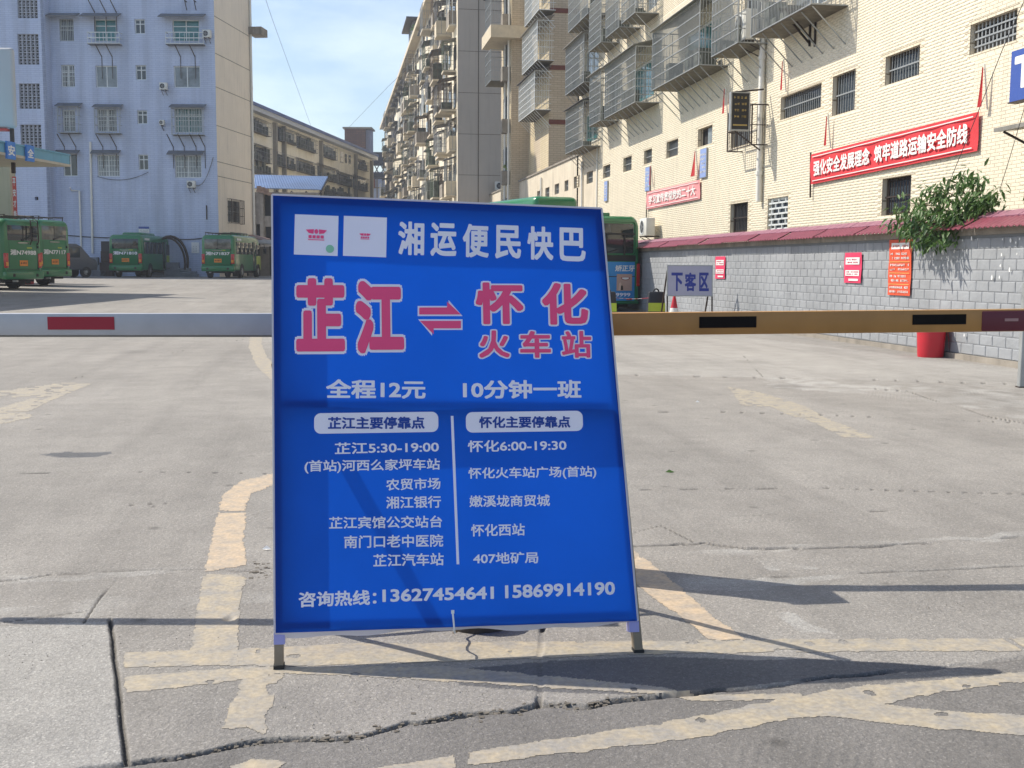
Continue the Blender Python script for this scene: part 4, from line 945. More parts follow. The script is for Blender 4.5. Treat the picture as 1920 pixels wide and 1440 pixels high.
# dark bracket under the topmost cage
root = thing('steel_bracket', BF.p(BF.px(1520, 60)[0], 5, .3), 'black angle iron bracket fixed under the highest window cage', 'bracket'); q = MB()
for x in (1522, 1532):
    a = BF.px(x, 20, .0); z0 = a[1]; u = a[0]
    q.bar(BF.p(u, z0, .02), BF.p(u, z0, .8), .045, .045); q.bar(BF.p(u, z0-.75, .02), BF.p(u, z0, .75), .04, .04); q.bar(BF.p(u, z0, .03), BF.p(u, z0-.8, .03), .04, .04)
q.build('angle_frame', M_rust, root)
# ---- posters on the block wall
def poster(px, lab, style, seed):
    r = WF.rect(*px, .04); root = thing('poster', WF.p(r[0], r[2], .03), lab, 'poster', 'red notices on the block wall'); q = MB(); n = 6; M_ = M_red if style != 'o' else pm('orange red print', 'd2502f', .6, 0, .05)
    if style == 'p': M_ = pm('crimson print', 'd0365c', .7, 0, .08)
    for j in range(n):
        for i in range(3):
            P = [(r[0]+(r[1]-r[0])*(i+a)/3, r[2]+(r[3]-r[2])*(j+c)/n) for a, c in ((0, 0), (1, 0), (1, 1), (0, 1))]
            q.quad(*[WF.p(u, v, .03+.006*math.sin(v*13+u*5)) for u, v in P])
    q.build('paper', M_, root, smooth=True); W, H = r[1]-r[0], r[3]-r[2]
    if style == 'p':
        for a, c in ((.14, .42), (.48, .84)):
            q = MB(); q.box(WF, r[0]+W*.1, r[1]-W*.1, r[2]+H*a*1.1+H*.08, r[2]+H*c, .037, .039); q.build('text_block', M_white, root)
            scrib(WF, (r[0]+W*.16, r[1]-W*.14, r[2]+H*a*1.1+H*.1, r[2]+H*c-.02*H), .0395, 2, M_, root, seed+int(a*10))
        q = MB(); q.box(WF, r[0]+W*.3, r[1]-W*.15, r[2]+H*.07, r[2]+H*.14, .037, .039); q.build('text_block', M_white, root)
    else:
        q = MB(); q.box(WF, r[0]+W*.12, r[1]-W*.1, r[3]-H*.17, r[3]-H*.06, .037, .039); q.build('text_block', M_white, root); scrib(WF, (r[0]+W*.18, r[1]-W*.16, r[3]-H*.155, r[3]-H*.075), .0395, 1, M_, root, seed)
        for k in range(4): scrib(WF, (r[0]+W*.09, r[1]-W*.08, r[3]-H*(.2+.2*(k+1))+H*.03, r[3]-H*(.2+.2*k)-H*.015), .037, 2, M_white, root, seed+k+1)
        for k in range(1, 4): q = MB(); q.box(WF, r[0]+W*.05, r[1]-W*.05, r[3]-H*(.2+.2*k)-.004, r[3]-H*(.2+.2*k)+.004, .037, .04); q.build('rule_line', pm('yellow rule', 'e0b060', .6), root)
poster((1341, 481, 1358, 523), 'small crimson notice on the block wall nearest the white and blue sign', 'p', 1)
poster((1583, 474, 1613, 531), 'crimson notice with two white panels midway along the block wall', 'p', 2)
poster((1667, 450, 1705, 555), 'tall orange red notice with rows of white print under the leafy bush', 'o', 3)
# white paint spots on the wall
q = MB(); rr = random.Random(8)
for x, y in ((1805,451),(1838,427),(1880,449),(1895,451),(1905,455),(1912,448),(1878,478),(1907,476),(1876,498),(1893,506),(1860,520),(1874,520),(1804,431),(1822,448),(1576,500),(1808,628)):
    u, v = WF.px(x, y, .03); s_ = .014*rr.uniform(.7, 1.8); q.poly([WF.p(u+s_*math.cos(a)*rr.uniform(.6, 1), v+s_*math.sin(a)*rr.uniform(.7, 1.9), .033) for a in np.linspace(0, 2*math.pi, 9)[:-1]])
q.build('paint_spots', M_white, wall, kind='stuff')
# ============================================================ GREY BLUE APARTMENT BUILDING
AO = at(412, 521, 72); AO.z = gz(AO.y)
AF = Fr(AO, R0, -FH)                      # faces the camera, U runs to its lit corner
sA = onplane(1207, 504, CAM+FH*1e5, FH)-CAM; sA.z = 0; sA.normalize()
apt = thing('apartment_building', AO, 'grey blue tiled apartment building in shade with small windows, awnings and pale side wall', 'building')
M_at = tilemat('blue grey tile', 'c0cbe3', 'b9c5df', 'a5b2ce', .5, .13, .5, .012, .24)
def A2(x, y): return AF.px(x/2.571, y/2.571)
def Ar(x0, y0, x1, y1, d=0): return AF.rect(x0/2.571, y0/2.571, x1/2.571, y1/2.571, d)
AW = [((285,90,357,198), 'grid'), ((293,312,362,420), 'grid'), ((300,530,365,635), 'grid'), ((303,740,375,850), 'slide'),
      ((453,92,562,200), 'slideb'), ((460,316,567,422), 'slidel'), ((467,525,565,635), 'grid'), ((468,745,578,852), 'slideg'),
      ((648,92,700,163), 'small'), ((653,314,706,386), 'small'), ((660,532,711,598), 'small'), ((667,745,716,820), 'small'),
      ((830,95,962,200), 'slideb'), ((837,318,966,423), 'slidel'), ((840,520,975,640), 'gridb'), ((842,748,972,858), 'slideg')]
AL = [(80,-60,183,88), (83,163,190,312), (90,402,195,525), (97,600,202,725)]
uC = AF.px(92, 300)[0]; LFd = .9
AH = [Ar(*p) for p, s in AW]
q = MB(); wall_panel(q, AF, uC, 0, -2, 30, AH, .2); o = q.build('wall', M_at, apt)
# the stair tower steps forward a little
TF = Fr(AF.p(0, 0, LFd), R0, -FH)
def Tr(p): return TF.rect(*[k/2.571 for k in p])
TH_ = [Tr(p) for p in AL]; hole_ = TF.rect(167/2.571, 948/2.571, 185/2.571, 965/2.571)
uC2 = TF.px(92, 300)[0]
q = MB(); wall_panel(q, TF, -30, uC2, -2, 30, TH_+[hole_], .3); q.box(Fr(TF.p(uC2, 0, 0), FH, R0), 0, LFd, -2, 30, -.2, 0); q.build('stair_tower', M_at, apt)
q = MB(); q.box(TF, *hole_, -.35, -.3); q.build('vent_recess', M_dark, apt)
for r in TH_:
    g = MB(); g.box(TF, r[0], r[1], r[2], r[3], -.34, -.3); o = g.build('stair_opening', M_dark, apt); WO[o.name] = WO[apt.name]; g = MB(); nc, nr = 5, max(4, int((r[3]-r[2])/.33))
    for i in range(nc+1): u = r[0]+(r[1]-r[0])*i/nc; g.box(TF, u-.035, u+.035, r[2], r[3], -.22, -.05)
    for j in range(nr+1): v = r[2]+(r[3]-r[2])*j/nr; g.box(TF, r[0], r[1], v-.03, v+.03, -.21, -.06)
    for i in range(nc):
        for j in range(nr):
            u = r[0]+(r[1]-r[0])*(i+.5)/nc; v = r[2]+(r[3]-r[2])*(j+.5)/nr; g.box(Fr(TF.p(u, v, -.15), (R0+Z).normalized(), -FH, (Z-R0).normalized()), -.2, .2, -.02, .02, 0, .03); g.box(Fr(TF.p(u, v, -.15), (R0-Z).normalized(), -FH, (Z+R0).normalized()), -.2, .2, -.02, .02, 0, .03)
    g.build('lattice', pm('pale screen block', 'a4a9b4', .8), o)
for (p, s), r in zip(AW, AH):
    gm = {'slideb': M_glassb, 'gridb': M_glassb, 'slidel': M_glassl}.get(s); o = window(apt, AF, r, s.rstrip('bgl') if s not in ('small', 'grid') else s, M_alu if s != 'grid' or p[1] > 300 else M_steel, gm or (M_glassl if s == 'slideg' else M_glass), .1)
    if s in ('slideg', 'gridb', 'grid') and p[1] > 300:
        g = MB(); n = int((r[1]-r[0])/.17)
        for k in range(1, n): u = r[0]+(r[1]-r[0])*k/n; g.box(AF, u-.012, u+.012, r[2], r[3], -.12, -.1, False)
        for k in (.25, .5, .75): v = r[2]+(r[3]-r[2])*k; g.box(AF, r[0], r[1], v-.012, v+.012, -.12, -.1)
        g.build('bars', M_alu, o)
    if s in ('slideb',):
        g = MB(); v = r[2]+(r[3]-r[2])*.7; g.box(AF, r[0]+.05, r[1]-.05, v-.03, v+.03, -.12, -.09); g.build('transom', M_alu, o)
M_awn = pm('grey awning slab', '6c6f74', .8, 0, .2, 3, streak=.3)
for p, dep in (((230,62,385,85), .7), ((400,62,585,88), .7), ((775,65,992,90), .7), ((270,722,385,740), .45), ((445,722,583,740), .45), ((812,725,985,745), .45)):
    r = Ar(*p); q = MB(); P = [(r[0], r[2], dep), (r[1], r[2], dep), (r[1], r[3], 0), (r[0], r[3], 0)]
    q.poly([AF.p(*a) for a in P]); q.poly([AF.p(a[0], a[1]-.06, a[2]) for a in reversed(P)])
    for k in range(4): a, c = P[k], P[(k+1) % 4]; q.quad(AF.p(a[0], a[1]-.06, a[2]), AF.p(c[0], c[1]-.06, c[2]), AF.p(*c), AF.p(*a))
    q.build('awning', M_awn, apt)
for p in ((258,512,395,640), (437,518,592,643), (808,518,995,650)):
    r = Ar(*p, .5); c = cage(apt, AF, r[0]+.2, r[1]-.2, r[2], r[3], .5, M_steel, .22, 3, M_awn, False, True, .02)
for p in ((420,155,575,208), (797,155,980,210)):
    r = Ar(*p, .5); g = MB()
    for k in (0, .5, 1):
        v = r[2]+(r[3]-r[2])*k; g.box(AF, r[0], r[1], v-.025, v+.025, .47, .52)
        for u in (r[0], r[1]): g.box(AF, u-.02, u+.02, v-.02, v+.02, 0, .5)
    for k in range(9): u = r[0]+(r[1]-r[0])*k/8; g.box(AF, u-.012, u+.012, r[2], r[3], .48, .5)
    g.build('balcony_rail', M_alu, apt); g = MB(); g.box(AF, r[0], r[1], r[2]-.06, r[2]-.03, 0, .5); g.build('balcony_floor', M_awn, apt)
for x, y in ((470,215),(520,215),(850,215),(920,215),(290,650),(345,650),(475,650),(540,650),(815,650),(868,650),(925,650),(968,650),(435,0),(490,0),(540,0)):
    u, v = A2(x, y); q = MB(); q.bar(AF.p(u, v, .5), AF.p(u+.25, v-.75, .02), .04, .04); q.bar(AF.p(u+.25, v-.7, .02), AF.p(u+.25, v-2.1, .02), .035, .035); q.build('bracket', M_rust, apt)
for x0, y0, x1, y1, lab in ((975,135,1035,180,'white air conditioner beside the topmost green glass window near the building corner'), (768,390,825,432,'white air conditioner on the blue grey facade beside a curtained sliding window'), (768,570,810,603,'small white air conditioner beside the wide caged window of the blue grey facade'), (900,863,960,905,'white air conditioner under the lowest wide window of the blue grey facade')):
    r = Ar(x0, y0, x1, y1, .4); ac_unit(AF, r[0], r[2], lab, w=r[1]-r[0]-.25, h=r[3]-r[2]-.1, hose=(1.1, 1.8) if y0 > 800 else 0, gap=.15)
for x in ((900, 10), (945, 10)): u, v = A2(*x); q = MB(); q.bar(AF.p(u, v, .02), AF.p(u, v, .5), .05, .05); q.bar(AF.p(u, v-.5, .02), AF.p(u, v, .45), .04, .04); q.build('bracket', M_rust, apt)
a, b_ = A2(438, 685), A2(449, 1222); pipe(AF, [(a[0], a[1], .1), (b_[0], b_[1], .1)], .07, 'tall straight white pipe running down the blue grey facade', M_pvc)
a, b_, c, d = A2(346, 918), A2(385, 920), A2(391, 1190), A2(346, 905); pipe(AF, [(a[0], a[1]+.15, .25), (a[0], a[1], .1), (b_[0], b_[1], .1), (b_[0], c[1], .1)], .06, 'bent white pipe with an elbow low on the blue grey facade', M_pvc, collars=0)
cable(sagline(AF.p(*A2(330, 1135), .05), AF.p(*A2(760, 1140), .05), .12)+sagline(AF.p(*A2(765, 1140), .05), AF.p(*A2(1060, 1130), .05), .25), .03, 'dark cable strung low across the blue grey facade')
cable(sagline(AF.p(*A2(470, 850), .05), AF.p(*A2(716, 830), .05), .35), .015, 'thin cable sagging between two low windows of the blue grey facade')
u, v = A2(996, 990); q = MB(); q.box(AF, u-.03, u+.03, v-.9, v, 0, .06); q.build('cable_duct', M_rust, apt)
for p, lab in (((668,1092,720,1130), 'white notice with a blue edge above the green minibus on the facade'), ((922,1168,960,1220), 'plain white paper notice on the facade between two green minibuses')):
    r = Ar(*p, .05); root = flat_thing('wall_notice', AF, (r[0], r[1], r[2], r[3]), .02, .03, M_white, lab, 'notice', 'white notices on the blue grey facade')
    if p[0] < 700: q = MB(); q.box(AF, r[0], r[1], r[3]-.14, r[3], .051, .06); q.build('blue_edge', pm('sign blue', '3a55a0', .45), root)
    scrib(AF, (r[0]+.1, r[1]-.1, r[2]+.06, r[3]-.2), .052, 3, M_steel, root, p[0])
# doorway at ground level
r = Ar(487, 1163, 533, 1232); q = MB(); q.box(AF, r[0], r[1], -.5, r[3], .003, .03); q.build('door', pm('dark door', '3c3a3c', .6), apt)
# side wall
SFr = Fr(AO, sA, Vector((sA.y, -sA.x, 0))); ln = SFr.px(474, 300)[0]
M_side = pm('cream side render', 'e8ddcc', .8, 0, .06, .8, bump=.1, streak=.15)
holeS = SFr.rect(1097/2.571, 965/2.571, 1157/2.571, 1075/2.571)
q = MB(); wall_panel(q, SFr, 0, ln, -2, 30, [holeS], .2); q.build('side_wall', M_side, apt)
q = MB()
for y in (35, 103, 165, 236, 303, 330): v = SFr.px(412, y+1)[1]; q.box(SFr, .0, ln-.3, v-.02, v+.02, .002, .012)
q.build('groove_line', M_conc, apt); window(apt, SFr, holeS, 'bars', M_rust, M_dark, .05)
c = cage(apt, SFr, holeS[0]-.1, holeS[1]+.1, holeS[2]-.1, holeS[3]+.1, .3, M_rust, .12, 3, None, False, False)
pipe(SFr, [(ln-.25, 28, .1), (ln-.25, 2, .1)], .08, 'pale rainwater pipe at the rear corner of the grey blue building', M_pvc, collars=6)
a = SFr.px(474, 62); q = MB(); q.box(SFr, ln-.4, ln+.9, a[1]-.25, a[1]+.25, .0, .9); q.build('ledge_box', M_conc, apt)
q = MB(); q.box(AF, uC-12, 0, 30, 30.5, -8, .3); q.build('roof_slab', M_conc, apt)
q = MB(); q.box(Fr(SFr.p(ln, 0, 0), -R0, FH), 0, 14, -2, 30, -.2, 0); q.build('rear_wall', M_at, apt)
# ============================================================ LOW SHEDS BESIDE IT
def plane_thing(D): return Fr(at(500, 500, D), R0, -FH)
SH = plane_thing(100)
root = thing('blue_roof_shed', SH.p(0, -3, 0), 'shed with a sloping blue corrugated metal roof and open steel truss', 'shed')
a, b_ = SH.px(476, 355), SH.px(615, 330); q = MB(); n = 110; M_br = pm('blue roof metal', '4a6a98', .6, 0, .3, .35)
P0, P1, P2, P3 = SH.p(*SH.px(440, 352), 0), SH.p(*SH.px(602, 356), 0), at(615, 331, 106), at(440, 327, 106)
for k in range(n):
    s0, s1 = k/n, (k+1)/n; o0, o1 = (.05*(i % 2) for i in (k, k+1)); q.quad(P0.lerp(P1, s0)+Z*o0, P0.lerp(P1, s1)+Z*o1, P3.lerp(P2, s1)+Z*o1, P3.lerp(P2, s0)+Z*o0)
    q.quad(P0.lerp(P1, s0)+Z*(o0-.05), P3.lerp(P2, s0)+Z*(o0-.05), P3.lerp(P2, s1)+Z*(o1-.05), P0.lerp(P1, s1)+Z*(o1-.05))
q.build('corrugated_roof', M_br, root)
q = MB(); t0, t1 = P1-Z*.15, P2-Z*.15; dn = Z*1.6
q.bar(t0, t1, .12, .12); q.bar(t0-Z*.1, t0-dn, .12, .12)
for k in range(5): x0 = P1+(P1-P0).normalized()*(-k*1.3)-Z*.1; q.bar(x0-Z*.05, x0+Vector((-.65, 0, -.9)), .08, .08); q.bar(x0+Vector((-.65, 0, -.9)), x0+Vector((-1.3, 0, -.05)), .08, .08)
q.bar(P1-Z*1., P0-Z*1., .1, .1); q.build('truss', M_rust, root)
q = MB(); q.box(SH, a[0]-2, b_[0]-1.3, -6, a[1]-.75, -3.2, -3); q.build('wall', M_dark, root)
RW = plane_thing(90); root = thing('old_concrete_shed', RW.p(-2, -3, 0), 'crumbling grey concrete shed with a worn tile eave behind the green minibus', 'shed')
a = RW.rect(472, 352, 600, 520); hs_ = [RW.rect(495, 365, 508, 405), RW.rect(497, 425, 530, 455), RW.rect(480, 420, 489, 470)]
q = MB(); wall_panel(q, RW, a[0]-2, a[1], -4, a[3]-.35, hs_, .3); q.build('wall', M_conc, root)
q = MB(); [q.box(RW, *h, -.5, -.3) for h in hs_]; q.build('dark_opening', M_dark, root)
q = MB(); c0 = RW.px(480, 352); 
for k in range(14):
    x = 482+k*7; u, v = RW.px(x, 350+k*2.3); q.box(RW, u, u+.33, v-.42, v-.3+random.uniform(0, .12), -.3, .35)
    if k < 3: q.box(RW, u, u+.3, v-.3, v+.05, -.2, .1)
q.build('eave_tiles', pm('worn clay tile', '8c7464', .85, 0, .3, 3), root)
for x in (477, 492, 520): u, v = RW.px(x, 450); q = MB(); q.box(RW, u-.15, u+.15, -4, a[3]-.5, .005, .12); q.build('pilaster', M_conc, root)
# lean-to with a tin roof and parked clutter beside the minibus
LT = plane_thing(76); root = thing('lean_to', LT.p(-1, -1, 0), 'low lean-to with a rusty tin roof against the cream side wall', 'shed')
q = MB(); P = [LT.p(*LT.px(416, 432), 1.5), LT.p(*LT.px(492, 449), .2), LT.p(*LT.px(492, 446), -2.5), LT.p(*LT.px(428, 430), -2.5)]
q.poly(P); q.poly([p-Z*.06 for p in reversed(P)])
for k in range(4): q.quad(P[k]-Z*.06, P[(k+1) % 4]-Z*.06, P[(k+1) % 4], P[k])
q.build('tin_roof', pm('rusty tin', '7d655c', .7, .1, .35, 1.5), root)
P = [LT.p(*LT.px(462, 452), 1.8), LT.p(*LT.px(520, 458), 1.2), LT.p(*LT.px(520, 450), -.4), LT.p(*LT.px(462, 447), -.2)]
q = MB(); q.poly(P); q.poly([p-Z*.08 for p in reversed(P)]); [q.quad(P[k]-Z*.08, P[(k+1) % 4]-Z*.08, P[(k+1) % 4], P[k]) for k in range(4)]; q.build('tin_roof', M_sheet, root)
q = MB(); a = LT.rect(440, 462, 560, 525); q.box(LT, a[0], a[1]+3, -3, a[3], -1.2, -1); q.build('wall', M_conc, root)
q = MB(); [q.box(LT, LT.px(x, 500)[0], LT.px(x, 500)[0]+.1, -2, LT.px(x, 462)[1], .1, .2) for x in (464, 486, 507)]; q.build('post', M_rust, root)
# ============================================================ LONG CREAM BLOCK BEYOND
MO = at(473, 300, 123); MO.z = 0; PM2 = onplane(1207, 504, CAM+FH*1e5, FH)-CAM; PM2.z = 0; PM2.normalize()
MF = Fr(MO, PM2, Vector((PM2.y, -PM2.x, 0))); Mlen = MF.px(697, 300)[0]; mt = MF.px(473, 211)[1]
mid = thing('long_cream_block', MO, 'long cream apartment block with a blue roof edge and rows of dark caged balconies', 'building')
M_mc = pm('cream render in rows', 'f0ead9', .85, 0, .08, .5, streak=.25)
q = MB(); wall_panel(q, MF, -12, Mlen, -2, mt, [], .3); q.build('wall', M_mc, mid)
q = MB(); q.box(MF, -12, Mlen+.5, mt+.002, mt+.5, -.6, .9); q.build('cornice', pm('white cornice', 'b9bcc0', .7), mid)
q = MB(); P = [(-12, mt+.51, 1.0), (Mlen+.6, mt+.51, 1.0), (Mlen+.6, mt+1.6, -4), (-12, mt+1.6, -4)]; q.poly([MF.p(*p) for p in P]); q.box(MF, -12, Mlen+.6, mt+.5, mt+.85, .85, 1.02)
q.build('blue_roof', pm('deep blue roof', '35508c', .5, 0, .2, .3), mid)
q = MB(); q.box(Fr(MF.p(Mlen, 0, 0), -MF.N, MF.U), 0, 10, -2, mt+.5, -.2, 0); q.build('end_wall', M_mc, mid)
rw = random.Random(11)
def Mr(x0, y0, x1, y1, d=.0): return MF.rect(x0, y0, x1, y1, d)
M_c2 = lambda x, y: (460+x/3.84, 150+y/3.84)
row1 = [(52,262,190,410), (232,335,265,450), (275,345,385,475), (400,395,525,530), (550,455,590,560), (595,465,665,580), (682,515,705,600), (715,530,730,600), (742,540,758,615), (798,565,810,640), (828,575,892,660)]
row2 = [(52,455,195,605), (235,515,385,655), (400,570,518,690), (548,610,675,742), (685,665,780,772), (800,690,892,805)]
row3 = [(52,640,205,700), (590,795,670,850), (680,800,770,850)]
M_cg = pm('weathered cage metal', '8f8f92', .7, .2, .3, 1.5)
for k, r_ in enumerate(row1+row2+row3):
    a = M_c2(r_[0], r_[1]); b_ = M_c2(r_[2], r_[3]); r = Mr(*a, *b_, .6 if r_[2]-r_[0] > 50 else 0)
    if r_[2]-r_[0] > 50:
        c = cage(mid, MF, r[0], r[1], r[2], r[3], .6, M_cg, .4, 3, rw.choice([None, M_sheetd, M_awn]), 0, True, .03)
        g = MB(); g.box(MF, r[0]+.15, r[1]-.15, r[2]+.1, r[3]-.1, .02, .08); g.build('window', rw.choice([M_glass, M_glassl, M_glassl]), mid)
        n = int((r[1]-r[0])/.9)
        for j in range(n): g = MB(); u = r[0]+.1+(r[1]-r[0])*j/n; g.box(MF, u, u+.7*rw.random(), r[2]+.05, r[2]+rw.uniform(.3, 1.6), .2, .5); g.build('stored_goods', pm('household clutter', '5a5f58', .7, 0, .6, 1), mid)
    else: g = MB(); g.box(MF, r[0], r[1], r[2], r[3], .01, .05); g.build('window', M_glass, mid)
for x in (205, 268, 535, 785, 900): u = MF.px(460+x/3.84, 300)[0]; q = MB(); q.box(MF, u-.25, u+.25, -1, mt-.2, .0, .45); q.build('pilaster', pm('grey pilaster', '8f8a80', .8, streak=.3), mid)
# brick water tower house, dark gallery and far white block at the street's end
EF = Fr(at(700, 500, 186), R0, -FH)
root = thing('brick_roof_house', EF.p(-2, 10, 0), 'dark brown brick stair house standing on the roof of the long cream block', 'building')
r = EF.rect(646, 241, 685, 287); q = MB(); q.box(EF, r[0], r[1], r[2]-6, r[3], -4, 0); q.build('brick_wall', tilemat('brown brick', '6b4a3c', '5b4038', '4a3b35', .9, .3, .8, .04), root)
r2 = EF.rect(686, 243, 695, 287, -.5); q = MB(); q.box(EF, r[1]+.002, r2[1], r2[2]-6, r2[3], -4, -.6); q.build('side_wall', pm('blue grey render', '7d7f90', .8), root)
q = MB(); q.box(EF, r[0]-.3, r2[1]+.3, r[3]+.003, r[3]+.25, -4.2, .2); q.build('roof_slab', M_conc, root)
root = thing('far_roofed_gallery', EF.p(3, 8, 0), 'dark flat roofed gallery bridging the far end of the street', 'building')
r = EF.rect(694, 285, 728, 306, -1); q = MB(); q.box(EF, r[0], r[1]+3, r[2], r[3], -6, -1); q.build('roof_block', pm('dark blue sheet', '2b3244', .6), root)
q = MB(); 
for x in (700, 712, 724): u, v = EF.px(x, 306, -1); q.bar(EF.p(u, v, -1.3), EF.p(u-1, v-1.9, -1.3), .15, .15); q.bar(EF.p(u, v, -1.3), EF.p(u+1, v-1.9, -1.3), .15, .15)
q.box(EF, r[0], r[1]+3, r[2]-2.3, r[2]-1.6, -5, -1); q.build('truss', pm('dark steel', '3a3f4c', .6), root)
root = thing('far_white_block', EF.p(3, -1, -20), 'far pale blue panelled block closing the street', 'building')
r = EF.rect(690, 322, 740, 500, -10); q = MB(); q.box(EF, r[0], r[1]+6, r[2]-3, r[3], -22, -10); q.build('wall', pm('pale panel', 'a9b3c9', .7, 0, .05), root)
q = MB(); u = EF.px(707, 340, -10)[0]; q.box(EF, u-.1, u+.1, r[2], r[3], -9.995, -9.95); v = EF.px(700, 352, -10)[1]; q.box(EF, r[0], r[1]+6, v-.1, v+.1, -9.945, -9.9); q.build('panel_joint', M_conc, root)
q = MB(); a = EF.rect(691, 328, 704, 352, -10); q.box(EF, a[0], a[1], a[2], a[3], -9.94, -9.85); q.build('red_panel', pm('brown red panel', '7a5048', .8), root)
# ============================================================ BUILDINGS OVER THE PARAPET (same street line as the tiled building)
def lf(X): return Fr((X, 0, 0), (0, -1, 0), (-1, 0, 0))        # left-facing wall
def ff(Y): return Fr((0, Y, 0), (1, 0, 0), (0, -1, 0))         # wall facing the camera
M_br2 = tilemat('brown strip tile', 'c4b59e', 'bcac94', 'a4947e', .4, .12, .6, .014, .1); M_lt = tilemat('pale strip tile', 'cfc0a2', 'c8b896', 'a89a80', .4, .12, .6, .012, .15)
cbl = thing('stepped_apartment_tower', (12.5, 60, 0), 'stepped beige apartment tower with brown end walls and caged balconies above the parapet', 'building')
XC, YC = 11.54, 59.8; CFf = ff(YC); CFl = lf(XC)
q = MB(); q.box(CFf, XC+.001, XC+6, 0, 26, -6, 0); q.build('end_wall', M_br2, cbl)
q = MB()
for y in (20, 127, 229): v = CFf.px(1050, y)[1]; q = MB(); q.box(CFf, XC+.001, XC+5, v-.12, v+.12, .003, .04); q.build('brick_band', pm('red brown band', '6e3c30', .8), cbl)
wC = CFl.rect(1002, 262, 1013, 314); yb = CFl.px(993, 300)[0]
wcs = [CFl.rect(982, 82, 1004, 104), CFl.rect(980, 170, 1000, 196)]
hol = [wC]+[(a[0], a[1], a[2], a[3]) for a in wcs]
q = MB(); wall_panel(q, CFl, -68, -YC+.001, 0, 26, hol, .2); q.build('wall', M_lt, cbl)
for h in hol: window(cbl, CFl, h, 'slide', M_alu, M_glassb, .08)
for p, rf in (((979,71,1007,112.5), M_sheet), ((972.5,161,1002,205.6), M_sheetd), ((984,-30,1010,18), M_sheet)):
    r = CFl.rect(*p, .9); cage(cbl, CFl, r[0], r[1], r[2], r[3], .9, M_alu, .12, 6, rf, True)
# second step: front wall px 958-993 and narrow flank px 940-958
Y2 = 66.; X2 = ff(Y2).px(958, 300)[0]; q = MB(); q.box(ff(Y2), X2+.001, XC+1, 0, 26, -4, 0); q.build('end_wall', M_br2, cbl)
L2 = lf(X2); yf = L2.px(941, 300)[0]
q = MB(); wall_panel(q, L2, yf, -Y2+.001, 0, 26, [], .2); q.build('wall', M_lt, cbl)
r = L2.rect(943, 40, 948, 75, 0)
for k in range(8):
    v = 3+k*3.0; u0_, u1_ = yf+.8, -Y2-.6
    q = MB(); q.box(L2, u0_, u1_, v+.9, v+2.4, .01, .05); q.build('window', M_glass, cbl)
    q = MB(); q.box(L2, -Y2-.9, -Y2-.2, v+.1, v+.9, .02, .5); q.build('ledge_box', M_conc, cbl)
for u in (-Y2-.25, -Y2-1.6): q = MB(); q.tube([L2.p(u, 26, .12), L2.p(u, 1, .12)], .07, 8); q.build('pipe', M_pvc, cbl)
a = L2.px(930, 95, 1); c = cage(cbl, L2, yf+.3, -Y2-.9, 12.2, 14, 1.1, M_steel, .2, 3, None, False); cage(cbl, L2, yf+.3, -Y2-.9, 15.4, 17.3, 1.1, M_steel, .2, 3, M_sheetd, False)
q = MB(); q.box(L2, yf+.2, -Y2+.01, 14.4, 15.1, 0, 1.3); q.box(ff(Y2), X2-1.3, X2+1.5, 14.4, 15.1, .003, .6); q.build('balcony_slab', pm('pale plaster', 'c9bda6', .8), cbl)
# ---- long old apartment block with many balconies
YE = 78.5; XE = ff(YE).px(858, 300)[0]; EL = lf(XE); EFr = ff(YE)
old = thing('balcony_apartment_block', (XE+4, YE, 0), 'long old apartment block crowded with caged balconies beside its grey brown end wall', 'building')
M_end = pm('grey brown end render', 'b8aea2', .85, 0, .07, .5, bump=.1, streak=.12)
q = MB(); q.box(EFr, XE+.001, XE+9, -1, 25.3, -10, 0); q.build('end_wall', M_end, old)
q = MB(); a = EFr.px(897, 200)[0]; q.box(EFr, a-.03, a+.03, 0, 25, .003, .02); a = EFr.px(905, 200)[0]; 
for k in range(8): q.box(EFr, XE+.05, XE+8, 2.8*k+2, 2.8*k+2.03, .003, .012)
q.build('render_joint', pm('dark joint', '6a6258', .9), old)
q = MB(); wall_panel(q, EL, -185, -YE+.001, -1, 23.2, [], .2); q.build('wall', pm('pale yellow render', 'e2d8c2', .85, 0, .1, .4, streak=.3), old)
q = MB(); q.box(EL, -185, -YE, 23.21, 23.6, -8, .8); q.build('roof_edge', pm('pale plaster', 'c9bda6', .8), old)
re = random.Random(21); nfl = 8
MS = [M_steel, M_cg, M_alu, pm('brown cage metal', '6d5f54', .7, .1, .25, 2), pm('dull green cage', '61705f', .7, .1, .2, 2)]
yy = YE+.6
